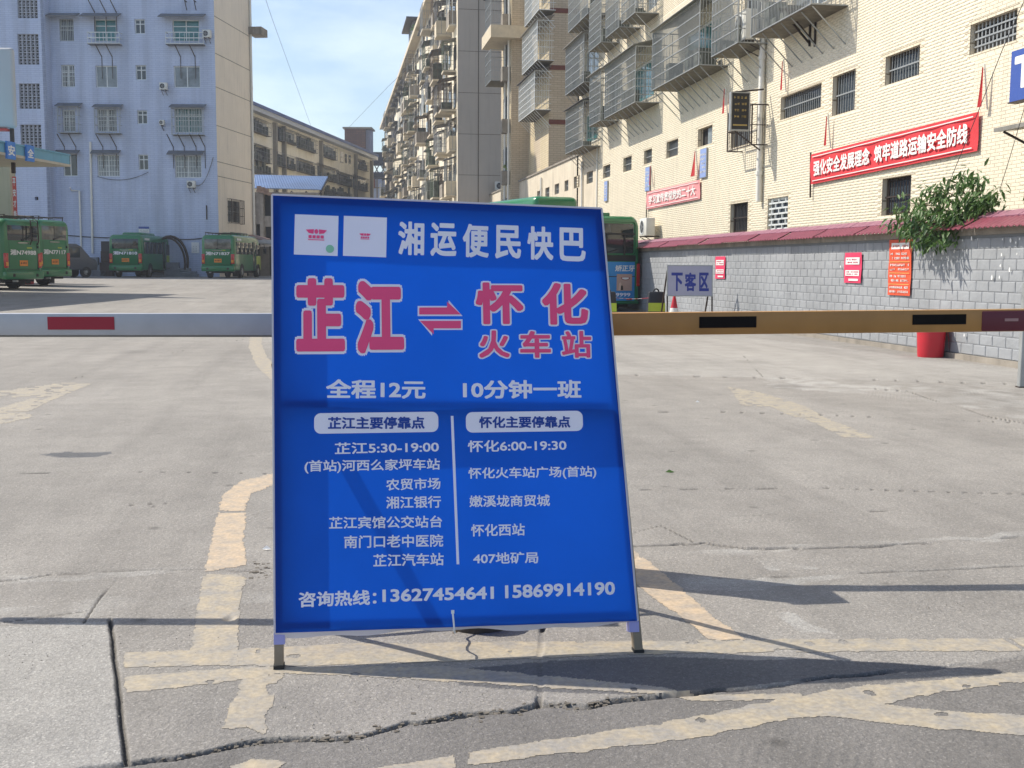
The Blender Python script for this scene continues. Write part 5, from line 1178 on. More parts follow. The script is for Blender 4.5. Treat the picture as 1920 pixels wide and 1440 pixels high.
while yy < 182:
    wbay = re.uniform(2.4, 3.6) if yy < 130 else 4.5
    kind = re.random()
    for k in range(nfl):
        v = .6+k*2.85; w0 = re.uniform(.1, .4); w1 = wbay-re.uniform(.2, .9); dep = re.choice([0, .5, .7, .9, 1.1]) if kind > .18 else 0
        if dep == 0 or (yy > 130 and re.random() < .3):
            q = MB(); q.box(EL, -yy-w1, -yy-w0-.6, v+.9, v+2.1, .01, .06); q.build('window', re.choice([M_glass, M_glassl, M_dark]), old)
            if re.random() < .6: q = MB(); q.box(EL, -yy-w1-.1, -yy-w0-.5, v+2.2, v+2.28, 0, .55); q.build('awning', M_awn, old)
            continue
        v0, v1 = v+re.uniform(.0, .4), v+re.uniform(1.9, 2.6)
        cm = re.choice(MS); q = MB(); q.box(EL, -yy-w1, -yy-w0, v0-.12, v0, 0, dep); q.build('balcony_slab', pm('pale plaster', 'c9bda6', .8), old)
        if re.random() < .35:   # walled parapet
            q = MB(); q.box(EL, -yy-w1, -yy-w0, v0+.001, v0+.95, dep-.1, dep); q.box(EL, -yy-w0-.1, -yy-w0-.001, v0+.001, v0+.95, 0, dep-.101); q.build('balcony_parapet', re.choice([pm('pale plaster', 'c9bda6', .8), M_conc]), old)
        cage(old, EL, -yy-w1, -yy-w0, v0+.01, v1, dep, cm, .3 if yy < 110 else .8, 3, re.choice([None, M_sheet, M_sheetd, M_awn]), False, False, .03)
        q = MB(); q.box(EL, -yy-w1+.1, -yy-w0-.1, v0+.2, v1-.2, .01, .06); q.build('window', re.choice([M_glass, M_glassl, M_dark, M_glass]), old)
        if re.random() < .5: q = MB(); a = re.uniform(0, w1-w0-.9); q.box(EL, -yy-w1+a, -yy-w1+a+.8, v0+.1, v0+re.uniform(.5, 1.5), .2, dep-.15); q.build('stored_goods', pm('household clutter', '5a5f58', .7), old)
    yy += wbay+re.uniform(0, .6)
for y0 in (YE+7, YE+16, YE+28, YE+45): q = MB(); q.tube([EL.p(-y0, 23, .15), EL.p(-y0, 1, .15)], .08, 6); q.build('pipe', M_pvc, old)
for k, (x, y) in enumerate(((900, 120), (930, 350))):
    pass
r = ff(YE).rect(928, 341, 938, 357, .3); ac_unit(ff(YE), r[0], r[2], 'lone white air conditioner on the grey brown end wall above the city bus', w=.8, h=.6)
# roof plants and small roof clutter
def leaf_mass(b, c, rad, n, sz, rr, droop=.3, sq=(1, 1, 1)):
    for _ in range(n):
        d = Vector((rr.gauss(0, 1), rr.gauss(0, 1), rr.gauss(0, 1))); d.normalize(); p = c+Vector((d.x*rad*sq[0], d.y*rad*sq[1], d.z*rad*sq[2]))*rr.random()**.45
        t = Vector((rr.gauss(0, 1), rr.gauss(0, 1), rr.gauss(-droop, .6))).normalized(); s_ = t.cross(Vector((rr.random(), rr.random(), rr.random()))).normalized(); l_ = sz*rr.uniform(.6, 1.3); w_ = l_*.32
        n_ = t.cross(s_)*.12*l_
        b.poly([p, p+t*l_*.45+s_*w_, p+t*l_-n_, p+t*l_*.45-s_*w_])
def leafmat(nm, c): return pm(nm, c, .5, 0, .45, 3.5, trans=.3)
M_leaf = leafmat('green leaf', (.075, .15, .035)); M_leafd = leafmat('dark leaf', (.04, .095, .028)); M_bark = pm('bark', '6a5c48', .9, 0, .2, 8, bump=.4)
def plant(nm, base, hgt, rad, n, sz, lab, seed, mat=None, cat='plant'):
    root = thing(nm, base, lab, cat); rr = random.Random(seed); q = MB()
    for k in range(5): e = base+Vector((rr.gauss(0, rad*.5), rr.gauss(0, rad*.5), hgt*rr.uniform(.5, 1))); q.tube([base, base.lerp(e, .5)+Vector((rr.gauss(0, .05), 0, .05)), e], [.02, .014, .005], 5)
    q.build('stem', M_bark, root); q = MB(); leaf_mass(q, base+Z*hgt*.6, rad, n, sz, rr, .2, (1, 1, hgt/rad*.5)); q.build('foliage', mat or M_leaf, root); return root
plant('roof_shrub', EL.p(-YE-2.0, 23.6, .2), 2.2, 1.0, 260, .22, 'small green shrub growing on the roof edge above the end wall', 3)
plant('parapet_weed', BF.p(BF.px(968, 342)[0], BF.px(968, 350)[1]+.1, .0), 1.5, .8, 260, .24, 'pale green weed sprouting on the parapet below the brown tower wall', 4, leafmat('pale leaf', (.22, .30, .07)))
plant('roof_weed', EL.p(-YE-34, 23.6, .3), 1.2, .7, 120, .22, 'tiny weed on the far roof edge of the balcony block', 5)
q = MB(); q.box(EL, -YE-46, -YE-40, 23.61, 26.4, -3, .2); q.build('roof_hut', M_awn, old); q = MB(); q.box(EL, -YE-47, -YE-39, 26.41, 26.6, -3.5, .9); q.build('roof_hut_lid', M_sheetd, old)
# overhead wires
cable([at(485, -40, 60), at(512, 40, 75), at(548, 140, 95), at(583, 236, 120)], .012, 'thin overhead wire slanting down to the long cream block')
cable([at(860, 20, 80), at(800, 95, 100), at(730, 160, 130), at(655, 238, 180)], .018, 'thin overhead wire from the balcony block to the brick roof house')
cable([at(1930, -20, 12), at(1880, 92, 12.5), at(1830, 220, 13.2), at(1780, 342, 14)], .0045, 'dark stay wire crossing the cream wall down into the bush')
cable([at(1945, 95, 12), at(1920, 205, 12.5), at(1895, 290, 13), at(1874, 358, 13.4)], .004, 'thin wire beside the awning dropping behind the bush')
# ============================================================ STATION CANOPY
CT = at(130, 291, 42); cdv = onplane(1207, 504, CAM+FH*1e5, FH)-CAM; cdv.z = 0; cdv.normalize()
KF = Fr(CT, cdv, Vector((cdv.y, -cdv.x, 0)))     # long face; U goes away, ending at 0
root = thing('station_canopy', (CT.x, CT.y, gz(CT.y)), 'station canopy with a light blue fascia and beige pillar where the minibuses park', 'canopy')
M_fas = pm('light blue fascia', '6aa3bd', .55, 0, .08, 1, streak=.15)
vb = -abs(KF.px(128, 318)[1]); q = MB(); q.box(KF, -22, 0, vb*.62, 0, -.4, 0); q.build('fascia', M_fas, root)
q = MB(); q.box(KF, -22, .02, vb*.64-.08, vb*.63, -9, .03); q.build('soffit', pm('beige soffit', 'bdb5a4', .8), root)
q = MB(); q.box(KF, -22, 0, -.02, .03, -9, .05); q.build('roof_slab', M_fas, root)
gd = gz(CT.y)-CT.z
pu = KF.px(24, 400, -.9)[0]; pm('beige pillar', 'b0a892', .8, 0, .08, 1, streak=.2)
PFf = Fr(KF.p(pu, 0, -1.3), -KF.N*-1 if False else R0, -FH)
bx0, bx1 = 22.5, 33.5; PQ = Fr(at(28, 380, 51), R0, -FH); rr4 = PQ.rect(bx0, 331, bx1, 432); root2 = thing('red_banner', PQ.p(rr4[0], rr4[2], 0), 'narrow red vertical banner with white lettering on the canopy pillar', 'banner')
q = MB(); q.box(PQ, *rr4, -.03, 0); q.build('banner_cloth', pm('red strip', 'c0463f', .7), root2)
hs2 = (rr4[3]-rr4[2])/5.0
for i, ch in enumerate('平安才能回'): text(ch, PQ, (rr4[0]+.02, rr4[1]-.02, rr4[3]-hs2*(i+.85), rr4[3]-hs2*(i+.15)), .01, M_white, root2, .02)
q = MB(); r = PQ.rect(-60, 300, 22, 432); q.box(PQ, r[0], r[1], -4, r[3], -.6, -.03); q.build('pillar', pm('beige pillar', 'b0a892', .8), root)
for (x0, y0, x1, y1), ch in (((13, 264, 30, 300), '安'), ((50, 271, 65, 304), '全')):
    r = KF.rect(x0, y0, x1, y1, .1); rt = thing('fascia_sign', KF.p(r[0], r[2], .05), f'blue square sign with a white character, {"standing taller at the outer edge" if ch == "安" else "set nearer the canopy tip"}', 'sign', 'signs on the canopy fascia')
    q = MB(); q.box(KF, *r, .02, .1); q.build('sign_box', pm('bright sign blue', '3d7fd0', .5), rt)
    e = (r[1]-r[0])*.1; text(ch, KF, (r[0]+e, r[1]-e, r[2]+.12, r[3]-.12), .103, M_white, rt, .03)
# pale billboard above it
BB = Fr(at(30, 165, 40), R0, -FH); r = BB.rect(-60, 88, 29, 240); root = thing('billboard', BB.p(r[1], r[2]-1, 0), 'pale grey billboard panel with rounded corners standing above the canopy', 'billboard')
q = MB(); q.box(BB, *r, -.25, 0); o = q.build('panel', pm('pale grey billboard', 'b4b6b8', .5, 0, .07, .4), root); bevelled(o, .12, 3)
q = MB(); u, v = BB.px(16, 250); q.box(BB, u, u+.12, v-1.4, r[2], -.2, -.1); q.build('post', M_rust, root)
q = MB(); q.box(BB, r[0], r[1]-.3, r[2]-.1, r[2]-.02, -.25, .05); q.build('red_edge', pm('red strip', 'c0463f', .7), root)
# ============================================================ BUSES
M_gr = pm('green bus paint', (.008, .165, .055), .3, 0, .05, 1, spec=.5, coat=.5); M_grd = pm('dark green paint', (.01, .16, .06), .35, 0, .05, 1, coat=.4); M_ylg = pm('yellow green paint', (.30, .40, .03), .35, 0, .05, coat=.3)
M_bg = glassy('bus glass', (.02, .028, .03), .05, 1.2); M_bgl = glassy('bus glass with things behind', (.12, .12, .10), .1, 3)
M_tl = pm('red lamp', (.45, .01, .01), .2, 0, .1, coat=.6); M_pl = pm('orange plate', (.75, .25, .03), .5); M_am = pm('amber lamp', (.7, .25, .02), .25)
M_chr = pm('dull chrome', '9a9c9c', .25, .8, .1)
BK = Fr((0, 0, 0), (0, -1, 0), (-1, 0, 0)); 
def side(y, s): return Fr((0, y, 0), (s, 0, 0), (0, -s, 0)) # s=+1 the right side (y<0), -1 the left side
def bus(name, loc, rz, lab, cat, L_=6.0, W=1.02, H=2.55, zb=.42, green=M_gr, plate=None, group='green buses parked in the yard', nwin=4, fr_col=None, rack=False, pod=False, rear='mini', ad=False):
    root = thing(name, loc, lab, cat, group, rz); WO[root.name] = Vector((0, 0, 0))
    def prof(x, inset, topdrop):
        pts = []; w = W-inset; ht = H-topdrop; rb, rt = .1, .3
        for cy, cz, r_, a0 in ((w-rb, zb+inset*.6+rb, rb, -90), (w-rt*.75-.03, ht-rt, rt, 0), (-(w-rt*.75-.03), ht-rt, rt, 90), (-(w-rb), zb+inset*.6+rb, rb, 180)):
            for k in range(6):
                a = math.radians(a0+k*18); rr = r_; pts.append((x, cy+(rr*(.75 if r_ == rt else 1))*math.cos(a), cz+rr*math.sin(a)))
        return pts
    sec = [(0, .1, .1), (.03, .05, .06), (.1, .02, .03), (.3, 0, 0), (L_*.5, 0, 0), (L_-.9, 0, 0), (L_-.35, .03, .12), (L_-.08, .08, .45), (L_, .16, .7)] if rear == 'mini' else [(0, .06, .07), (.03, .03, .04), (.1, 0, .0), (.3, 0, 0), (L_*.5, 0, 0), (L_-.3, 0, 0), (L_-.05, .04, .06), (L_, .1, .12)]
    b = MB(); n = 24; V = []
    for s_ in sec: V += prof(*s_)
    F = [(k*n+j, k*n+(j+1) % n, (k+1)*n+(j+1) % n, (k+1)*n+j) for k in range(len(sec)-1) for j in range(n)]+[tuple(reversed(range(n))), tuple((len(sec)-1)*n+j for j in range(n))]
    F = [tuple(reversed(f)) for f in F]; b.add(V, F); o = b.build('body', green, root, True); angle_smooth(o, 40)
    def bx(nm, f, u0, u1, v0, v1, d0, d1, mat, par=root, bev=0):
        q = MB(); q.box(f, u0, u1, v0, v1, d0, d1); o = q.build(nm, mat, par, True)
        if bev: bevelled(o, bev, 2)
        return o
    rw_ = (-W*.78, W*.78)
    if rear == 'mini':
        o = bx('rear_window', BK, rw_[0], rw_[1], H-.85, H-.25, -.06, .012, M_bgl if plate and plate[-1] == '7' else M_bg, bev=.03)
        bx('window_divider', BK, -.015, .015, H-.84, H-.26, .013, .02, M_black, o)
        bx('rear_bumper', BK, -W+.03, W-.03, zb-.02, zb+.3, -.2, .09, green, bev=.05)
        for s_ in (-1, 1):
            o = bx('tail_lamp', BK, s_*W*.86-.1, s_*W*.86+.1, zb+.42, zb+1.0, -.1, .02, M_tl, bev=.03); bx('lamp_lens', BK, s_*W*.86-.07, s_*W*.86+.07, zb+.5, zb+.65, .021, .028, M_am, o)
            bx('fog_lamp', BK, s_*W*.6-.06, s_*W*.6+.06, zb+.08, zb+.2, .091, .1, M_black)
        bx('number_plate', BK, -.22, .22, zb+.5, zb+.72, .0, .02, M_pl); scrib(BK, (-.19, .19, zb+.54, zb+.69), .021, 1, M_black, root, 3, name='plate_lettering'); 
        for c in root.children:
            pass
        bx('hatch_seam', BK, -W*.7, W*.7, zb+.36, zb+.375, .001, .006, M_black); 
        for s_ in (-1, 1): bx('hatch_seam', BK, s_*W*.72, s_*W*.72+.012, zb+.37, H-.9, .0, .006, M_black)
        if plate: text(plate, BK, (-.72, .72, zb+.92, zb+1.14), .012, M_pr if plate.endswith('10') else M_white, root, .03, local=True)
        bx('rear_trim', BK, -.3, .3, H-.95, H-.91, .0, .03, M_chr)
    else:
        bx('rear_window', BK, -W*.9, W*.84, H-1.08, H-.16, -.06, .015, M_bg, bev=.08)
        bx('window_band', BK, -W*.9, W*.86, H-1.25, H-1.085, -.05, .01, M_black)
        o = root
        bx('window_bar', BK, -W*.88, W*.82, H-.52, H-.47, .016, .03, M_black); bx('window_bar', BK, -.02, .02, H-1.07, H-.53, .016, .03, M_black); bx('window_bar', BK, .35+.2, .6, H-1.07, H-.53, .016, .028, M_black)
        p = bx('advert_panel', BK, -W*.9, W*.84, .3, H-1.27, -.05, .012, pm('advert blue', '2f84c4', .4, 0, .04))
        bx('panel_seam', BK, -W*.9, W*.84, .97, .99, .013, .018, M_black, p)
        text('矫正牙', BK, (.28, W*.82, 1.12, 1.3), .016, M_white, p, .03, local=True, slant=.15)
        text('9999', BK, (.32, W*.72, .42, .52), .016, M_pr, p, .02, local=True)
        pq = MB(); pq.box(BK, .34, W*.76, .58, 1.05, .0185, .0195); ph = pq.build('advert_picture', pm('pale skin tone print', 'b99a8c', .5, 0, .08, 4), p, True)
        # smiling mouth and a hand with a brush, printed
        bx('bus_badge', BK, W*.6, W*.78, .32, .37, .013, .03, M_tl, bev=.01)
        m = MB(); m.poly([BK.p(.62+.15*math.cos(a), .95+(.075 if math.sin(a) < 0 else .02)*math.sin(a), .0205) for a in np.linspace(0, 2*math.pi, 19)[:-1]]); m.build('printed_lips', pm('lip print', '8f3f3c', .5), p, True)
        m = MB(); m.poly([BK.p(.62+.12*math.cos(a), .945+(.05 if math.sin(a) < 0 else .012)*math.sin(a), .022) for a in np.linspace(0, 2*math.pi, 19)[:-1]]); m.build('printed_teeth', M_white, p, True)
        m = MB(); m.poly([BK.p(x+.3, y-.24, .021) for x, y in ((.1, .84), (.12, 1.02), (.16, 1.06), (.2, 1.0), (.2, .9), (.26, .84))]); m.build('printed_hand', pm('hand print', 'd0b5a6', .5), p, True)
        m = MB(); m.poly([BK.p(x+.3, y-.24, .0225) for x, y in ((.17, .84), (.18, .96), (.21, .98), (.24, .95), (.25, .84))]); m.build('printed_handle', M_rust, p, True)
        bx('rear_bumper', BK, -W+.02, W-.02, .2, .29, -.2, .03, M_grd, bev=.04)
        for s_ in (-1, 1): bx('tail_lamp', BK, s_*W*.95-.06, s_*W*.95+.06, .7, 1.35, -.08, .006, M_tl, bev=.02)
        bx('roof_vent', BK, -.1, .25, H-.01, H+.1, -.9, -.25, M_grd, bev=.03)
    for s_ in (1, -1):
        f = side(-W*s_, s_); du = (lambda a, b: (a, b)) if s_ > 0 else (lambda a, b: (-b, -a))
        xs = np.linspace(.35, L_-(1.9 if rear == 'mini' else 1.5), nwin+1)
        for a, c in zip(xs, xs[1:]):
            u = du(a+.04, c-.04); o = bx('side_window', f, u[0], u[1], zb+1.0, H-.42, -.05, .012, M_bg, bev=.025)
            m_ = (u[0]+u[1])/2; bx('window_divider', f, m_-.012, m_+.012, zb+1.02, H-.44, .013, .02, M_black, o)
        if s_ > 0:
            u = du(L_-1.85, L_-1.2); o = bx('passenger_door', f, u[0], u[1], zb+.05, H-.35, -.04, .02, M_bg, bev=.02); bx('door_frame', f, (u[0]+u[1])/2-.02, (u[0]+u[1])/2+.02, zb+.06, H-.36, .021, .035, green, o)
        u = du(L_-1.1, L_-.45); bx('cab_window', f, u[0], u[1], zb+.95, H-.5, -.05, .014, M_bg, bev=.03)
        if fr_col: u = du(L_-1.15, L_-.2); bx('cab_panel', f, u[0], u[1], zb+.05, zb+.93, -.1, .006, fr_col, bev=.04)
        for x in (1.35, L_-.85):
            u = du(x-.48, x+.48)
            q = MB(); pts = [f.p(0, 0, .004)]; cx = (u[0]+u[1])/2
            q.poly([f.p(cx+.46*math.cos(a), .4+.46*math.sin(a), .008) for a in np.linspace(0, math.pi, 13)]); q.build('wheel_arch', M_black, root, True)
            wq = MB(); ax = (f.U, Z, f.N); wq.lathe(f.p(cx, .38, -.22), [(.3, 0), (.38, .03), (.38, .2), (.33, .235), (.22, .24)], 22, ax); wh = wq.build('wheel', M_black, root, True); angle_smooth(wh, 40)
            rq = MB(); rq.lathe(f.p(cx, .38, .0), [(.22, .02), (.2, .0), (.08, .03), (.05, .05), (0, .05)], 16, ax); rq.build('rim', M_steel, wh, True)
        u = du(.2, L_-.3); bx('side_trim', f, u[0], u[1], zb+.34, zb+.37, .0, .008, M_grd)
    for s_ in (-1, 1):
        q = MB(); q.tube([(L_-.1, s_*W*.9, H-.5), (L_+.15, s_*(W+.12), H-.45), (L_+.15, s_*(W+.18), H-.75)], .02, 6); q.box(Fr((L_+.15, s_*(W+.18), H-1.05), (0, 1, 0), (1, 0, 0)), -.09, .09, 0, .32, -.05, .03); q.build('wing_mirror', M_black, root, True)
    q = MB(); wz = H-(.82 if rear == 'mini' else 1.05); q.bar((-.03, .05, wz), (-.035, -.42, wz+.14), .02, .012, Vector((1, 0, 0))); q.box(BK, -.09, .0, wz-.04, wz+.03, .0, .04); q.build('rear_wiper', M_black, root, True)
    if rear == 'mini':
        for zz_ in (zb+.36, zb+1.2): bx('hatch_hinge', BK, W*.73, W*.79, zz_, zz_+.09, .0, .03, M_black)
        bx('exhaust_pipe', BK, -W*.5, -W*.42, zb-.12, zb-.05, -.1, .1, M_steel)
        bx('mud_flap', BK, -W*.9, -W*.6, .1, zb, -.8, -.78, M_black); bx('mud_flap', BK, W*.6, W*.9, .1, zb, -.8, -.78, M_black)
        bx('sticker', BK, W*.2, W*.45, zb+1.18, zb+1.24, .0, .012, M_ylg); bx('side_number', side(-W, 1), .5, 1.3, H-.33, H-.2, -.02, .012, M_white)
    ws = MB(); x0 = L_; ws.poly([(L_-.1, -W*.8, H-.75), (L_+.012, -W*.8, zb+.95), (L_+.012, W*.8, zb+.95), (L_-.1, W*.8, H-.75)][::-1]); ws.build('windscreen', M_bg, root, True)
    uq = MB(); uq.box(Fr((0, 0, 0), (1, 0, 0), (0, -1, 0)), .25, L_-.2, zb-.12, zb+.05, -W*.8, W*.8); uq.build('underbody', M_black, root, True)
    if rack:
        q = MB()
        for y in (-W*.75, W*.75):
            q.bar((.1, y, H+.14), (L_*.6, y, H+.14), .03, .03)
            for x in np.linspace(.15, L_*.6, 6): q.bar((x, y, H-.04), (x, y, H+.14), .025, .025)
        for x in np.linspace(.12, L_*.6, 8): q.bar((x, -W*.75, H+.1), (x, W*.75, H+.1), .025, .025)
        q.build('roof_rack', M_rust, root, True)
    if pod:
        f = Fr((0, 0, 0), (1, 0, 0), (0, -1, 0)); q = MB(); a, c, h, ww_ = pod; q.box(f, a, c, H-.05, H+h, -ww_, ww_); o = q.build('roof_pod', green, root, True); bevelled(o, min(h*.75, .18), 4)
    return root
def heading(px, D, deg):   # rz that turns the local +x axis to point away from the camera, deg to the right
    r = ray(px, 500); a = math.atan2(r.y, r.x); return a-math.radians(deg)
def put(px, D): p = at(px, 510, D); return Vector((p.x, p.y, gz(p.y)))
def rear_centre(x0, x1, D, deg, W):
    p = put((x0+x1)/2, D); return p
bus('green_minibus', put(236, 67), heading(236, 67, 20), 'green minibus with smooth roof hump parked midway along the blue grey facade', 'minibus', L_=5.6, plate='湘N71810', fr_col=M_ylg, pod=(1.2, 3.6, .16, .62))
bus('green_minibus', put(409, 66), heading(409, 66, 18), 'bright green minibus with roof rack parked by the building corner', 'minibus', L_=5.6, plate='湘N71837', fr_col=M_ylg, rack=True, pod=(2.4, 4.4, .2, .6))
bus('green_minibus', put(45, 44), heading(45, 44, -50), 'nearer green coach with a ladder on its rear, partly cut by the frame', 'minibus', L_=6.6, W=1.08, H=2.75, plate='湘N74988', rack=True, green=M_gr)
bus('green_minibus', put(104, 48), heading(104, 48, -52), 'green minibus with bright roof behind the laddered one', 'minibus', L_=6.2, H=2.8, plate='湘N77117', rack=True)
bus('city_bus', put(1136, 31.3), heading(1136, 31, -29), 'tall green city bus with a blue advert on its rear behind the notice board', 'bus', L_=11.2, W=1.1, H=2.66, zb=.24, rear='city', nwin=6, pod=(3.1, 9.2, .7, .75), group=None)
# ladder on the nearest one
lad = thing('rear_ladder', put(45, 44), 'dark steel ladder fixed on the rear of the nearer green coach', 'ladder'); bpy.data.objects.remove(lad)
nb = [o for o in bpy.data.objects if o.name.startswith('green_minibus') and not o.parent][2]
q = MB()
for y in (-.35, -.75): q.tube([(-.05, y, 1.75), (-.13, y, 1.9), (-.1, y, 2.7), (.2, y, 2.88), (.5, y, 2.9)], .025, 6)
for z_ in (1.95, 2.2, 2.45, 2.7): q.bar((-.12, -.35, z_), (-.12, -.75, z_), .025, .025)
q.build('ladder', M_rust, nb, True)
# grey van
van = thing('grey_van', put(100, 65), 'dark grey van parked in shade behind the green minibuses', 'van', rz=heading(149, 65, 62)); WO[van.name] = Vector((0, 0, 0))
b = MB(); sec = [(-1.6, .55, 1.1), (-1.5, .45, 1.75), (-1.2, .42, 1.95), (0, .4, 2.0), (1.2, .42, 1.95), (1.75, .45, 1.3), (2.2, .5, 1.15), (2.3, .55, .9)]
pts = [(x, z1) for x, z0, z1 in sec]; 
for y0, y1 in ((-.82, .82),):
    outl = [(-1.6, .45), (-1.65, 1.1), (-1.5, 1.8), (-1.25, 1.97), (1.05, 1.95), (1.35, 1.8), (1.85, 1.2), (2.25, 1.05), (2.35, .75), (2.3, .42)]
    V = [(x, y0, z) for x, z in outl]+[(x, y1, z) for x, z in outl]; n = len(outl); F = [tuple(range(n)), tuple(reversed(range(n, 2*n)))]+[(i, n+i, n+(i+1) % n, (i+1) % n) for i in range(n)]; b.add(V, F)
M_vg = pm('dark grey van paint', '4f5359', .4, 0, .08, coat=.3); o = b.build('body', M_vg, van, True); bevelled(o, .06, 3)
f = side(-.82, 1)
for u0, u1 in ((-1.4, -.5), (-.42, .45), (.53, 1.25)): q = MB(); q.box(f, u0, u1, 1.15, 1.75, -.03, .01); o = q.build('side_window', M_bg, van, True); bevelled(o, .03)
for x in (-1., 1.6):
    for s_ in (1, -1):
        f2 = side(-.82*s_, s_); wq = MB(); wq.lathe(f2.p(x*s_, .33, -.2), [(.28, 0), (.33, .02), (.33, .18), (.28, .215), (.18, .22)], 20, (f2.U, Z, f2.N)); wh = wq.build('wheel', M_black, van, True); angle_smooth(wh, 40)
        rq = MB(); rq.lathe(f2.p(x*s_, .33, .0), [(.18, .02), (.16, 0), (.05, .03), (0, .03)], 14, (f2.U, Z, f2.N)); rq.build('rim', M_steel, wh, True)
q = MB(); q.quad((1.38, -.7, 1.78), (1.9, -.7, 1.22), (1.9, .7, 1.22), (1.38, .7, 1.78)); q.build('windscreen', M_bg, van, True)
# clutter at the foot of the facade
rr = random.Random(17); M_stk = pm('grey stone block', '7a7f86', .85, 0, .25, 2)
cl = 0
for px_, w_, h_, lab in ((172, 1.0, 1.2, 'pale stacked block beside the grey van under the pipe'), (186, .9, .7, 'low white crate under the tall white pipe'), (322, 1.1, .9, 'grey stone block at the nose of the green minibus'), (341, 1.3, .55, 'long low stone slab by the facade foot'), (358, .8, .35, 'small rubble stone between the two minibuses'), (199, .8, 1.6, 'dark cabinet standing by the doorway of the blue grey building')):
    p = AF.px(px_, 515, .8); f = Fr(AF.p(p[0], 0, .8), R0, -FH); zz = gz(f.O.y)-AO.z; q = MB(); q.box(f, -w_/2, w_/2, zz-.05, zz+h_*.55, -.4, .0); q.box(f, -w_*.42, w_*.4, zz+h_*.56, zz+h_, -.36, -.05)
    o = q.build('stone_block' if 'block' in lab or 'slab' in lab or 'stone' in lab else ('crate' if 'crate' in lab else 'cabinet'), M_stk if 'dark' not in lab else M_rust, label=lab, cat='block' if 'stone' in lab or 'block' in lab else 'crate' if 'crate' in lab else 'cabinet'); bevelled(o, .03, 1)
# arched frame behind the second minibus
q = MB(); a0 = AF.px(313, 455, .5); arc = [AF.p(a0[0]+1.1*math.cos(t)+.2, a0[1]-1.2+1.6*math.sin(t), .5) for t in np.linspace(2.2, -.25, 12)]; q.tube(arc, .09, 6); q.tube([p-FH*.6-Z*.1 for p in arc], .07, 6); q.build('arched_frame', M_rust, label='dark arched metal frame leaning by the facade behind the green minibus', cat='frame')
# red bin under the near minibus
def drum(name, base, r, h, mat, lab, cat, taper=1.12):
    root = thing(name, base, lab, cat); q = MB(); q.lathe(base, [(r*.92, 0), (r*.95, .02), (r*taper, h*.9), (r*taper*1.05, h*.9), (r*taper*1.05, h), (r*taper*.97, h), (r*.9, .05), (0, .05)], 22); o = q.build('shell', mat, root); angle_smooth(o, 40); return root
M_rb = pm('red plastic', (.50, .015, .03), .4, 0, .1, 5)
g_ = ground(48, 536); drum('red_barrel', g_+Vector((.0, .3, 0)), .28, .55, M_rb, 'red barrel standing under the rear of the laddered green coach', 'barrel')
# ============================================================ WATER BARRIERS, TAPE, CONE, SIGN
def water_barrier(px, D, lab):
    g0 = at(px, 560, D); base = Vector((g0.x, g0.y, gz(g0.y))); root = thing('water_barrier', base, lab, 'traffic barrier', 'black and yellow water filled barriers'); f = Fr(base, R0, -FH); H_ = .72
    P = [(.22, 0), (.22, .12), (.2, .2), (.175, H_-.05), (.16, H_)]
    M_bk = pm('black plastic', (.012, .013, .018), .5, 0, .1); M_yl = pm('fluorescent yellow band', (.45, .55, .03), .45)
    q = MB(); V = []
    for w_, z_ in P: V += [f.p(-w_, z_, .2-.1*z_), f.p(w_, z_, .2-.1*z_), f.p(w_, z_, -.2+.1*z_), f.p(-w_, z_, -.2+.1*z_)]
    F = [(k*4+j, k*4+(j+1) % 4, (k+1)*4+(j+1) % 4, (k+1)*4+j) for k in range(len(P)-1) for j in range(4)]+[(16, 17, 18, 19)]; q.add(V, F); o = q.build('body', M_bk, root); bevelled(o, .02, 2)
    for z0, z1 in ((.28, .47), (.0, .12)):
        q = MB(); w0, w1 = (.195-.04*z0 if z0 else .215), (.195-.04*z1*.9 if z0 else .215); d0, d1 = .2-.1*z0+.006, .2-.1*z1+.006
        q.quad(f.p(-w0-.01, z0, d0), f.p(w0+.01, z0, d0), f.p(w1+.01, z1, d1), f.p(-w1-.01, z1, d1)); q.quad(f.p(w0+.01, z0, d0), f.p(w0+.01, z0, -d0), f.p(w1+.01, z1, -d1), f.p(w1+.01, z1, d1)); q.build('yellow_band', M_yl, root)
    q = MB(); q.tube([f.p(.06*math.cos(a), H_-.01+.07*math.sin(a), 0) for a in np.linspace(math.pi, 0, 10)], .018, 8); q.build('handle', M_bk, root); return f, H_
wb1 = water_barrier(1230, 25.3, 'black and yellow water barrier beside the white and blue sign, whole')
wb2 = water_barrier(1139, 25, 'black and yellow water barrier half hidden by the blue notice board edge')
q = MB(); A = wb2[0].p(.1, .6, .1); B = wb1[0].p(-.15, .58, .05); L_ = sagline(A, B, .03, 18); tp = thing('barrier_tape', A, 'red and white striped tape strung between two water barriers', 'tape')
for k in range(18):
    if k % 3 == 2 or (k > 14): continue
    q.bar(L_[k], L_[k+1], .05, .006, Vector((0, 0, 1)))
q.build('white_stripe', M_white, tp); q = MB(); [q.bar(L_[k], L_[k+1], .05, .006) for k in range(18) if k % 3 == 2 or k > 14]; q.build('red_stripe', M_red, tp)
# cone
cb = at(1264, 580, 24.6); cb.z = gz(cb.y); root = thing('traffic_cone', cb, 'red and white traffic cone in front of the white and blue sign', 'traffic cone'); q = MB(); q.lathe(cb, [(.15, .03), (.03, .62), (.02, .66)], 20); o = q.build('cone_body', M_rb, root); angle_smooth(o, 50)
q = MB(); q.lathe(cb, [(.1165, .22), (.084, .38)], 20); q.build('white_band', M_white, root); q = MB(); f = Fr(cb, R0, -FH); q.box(f, -.2, .2, 0, .03, -.2, .2); q.build('base', M_black, root)
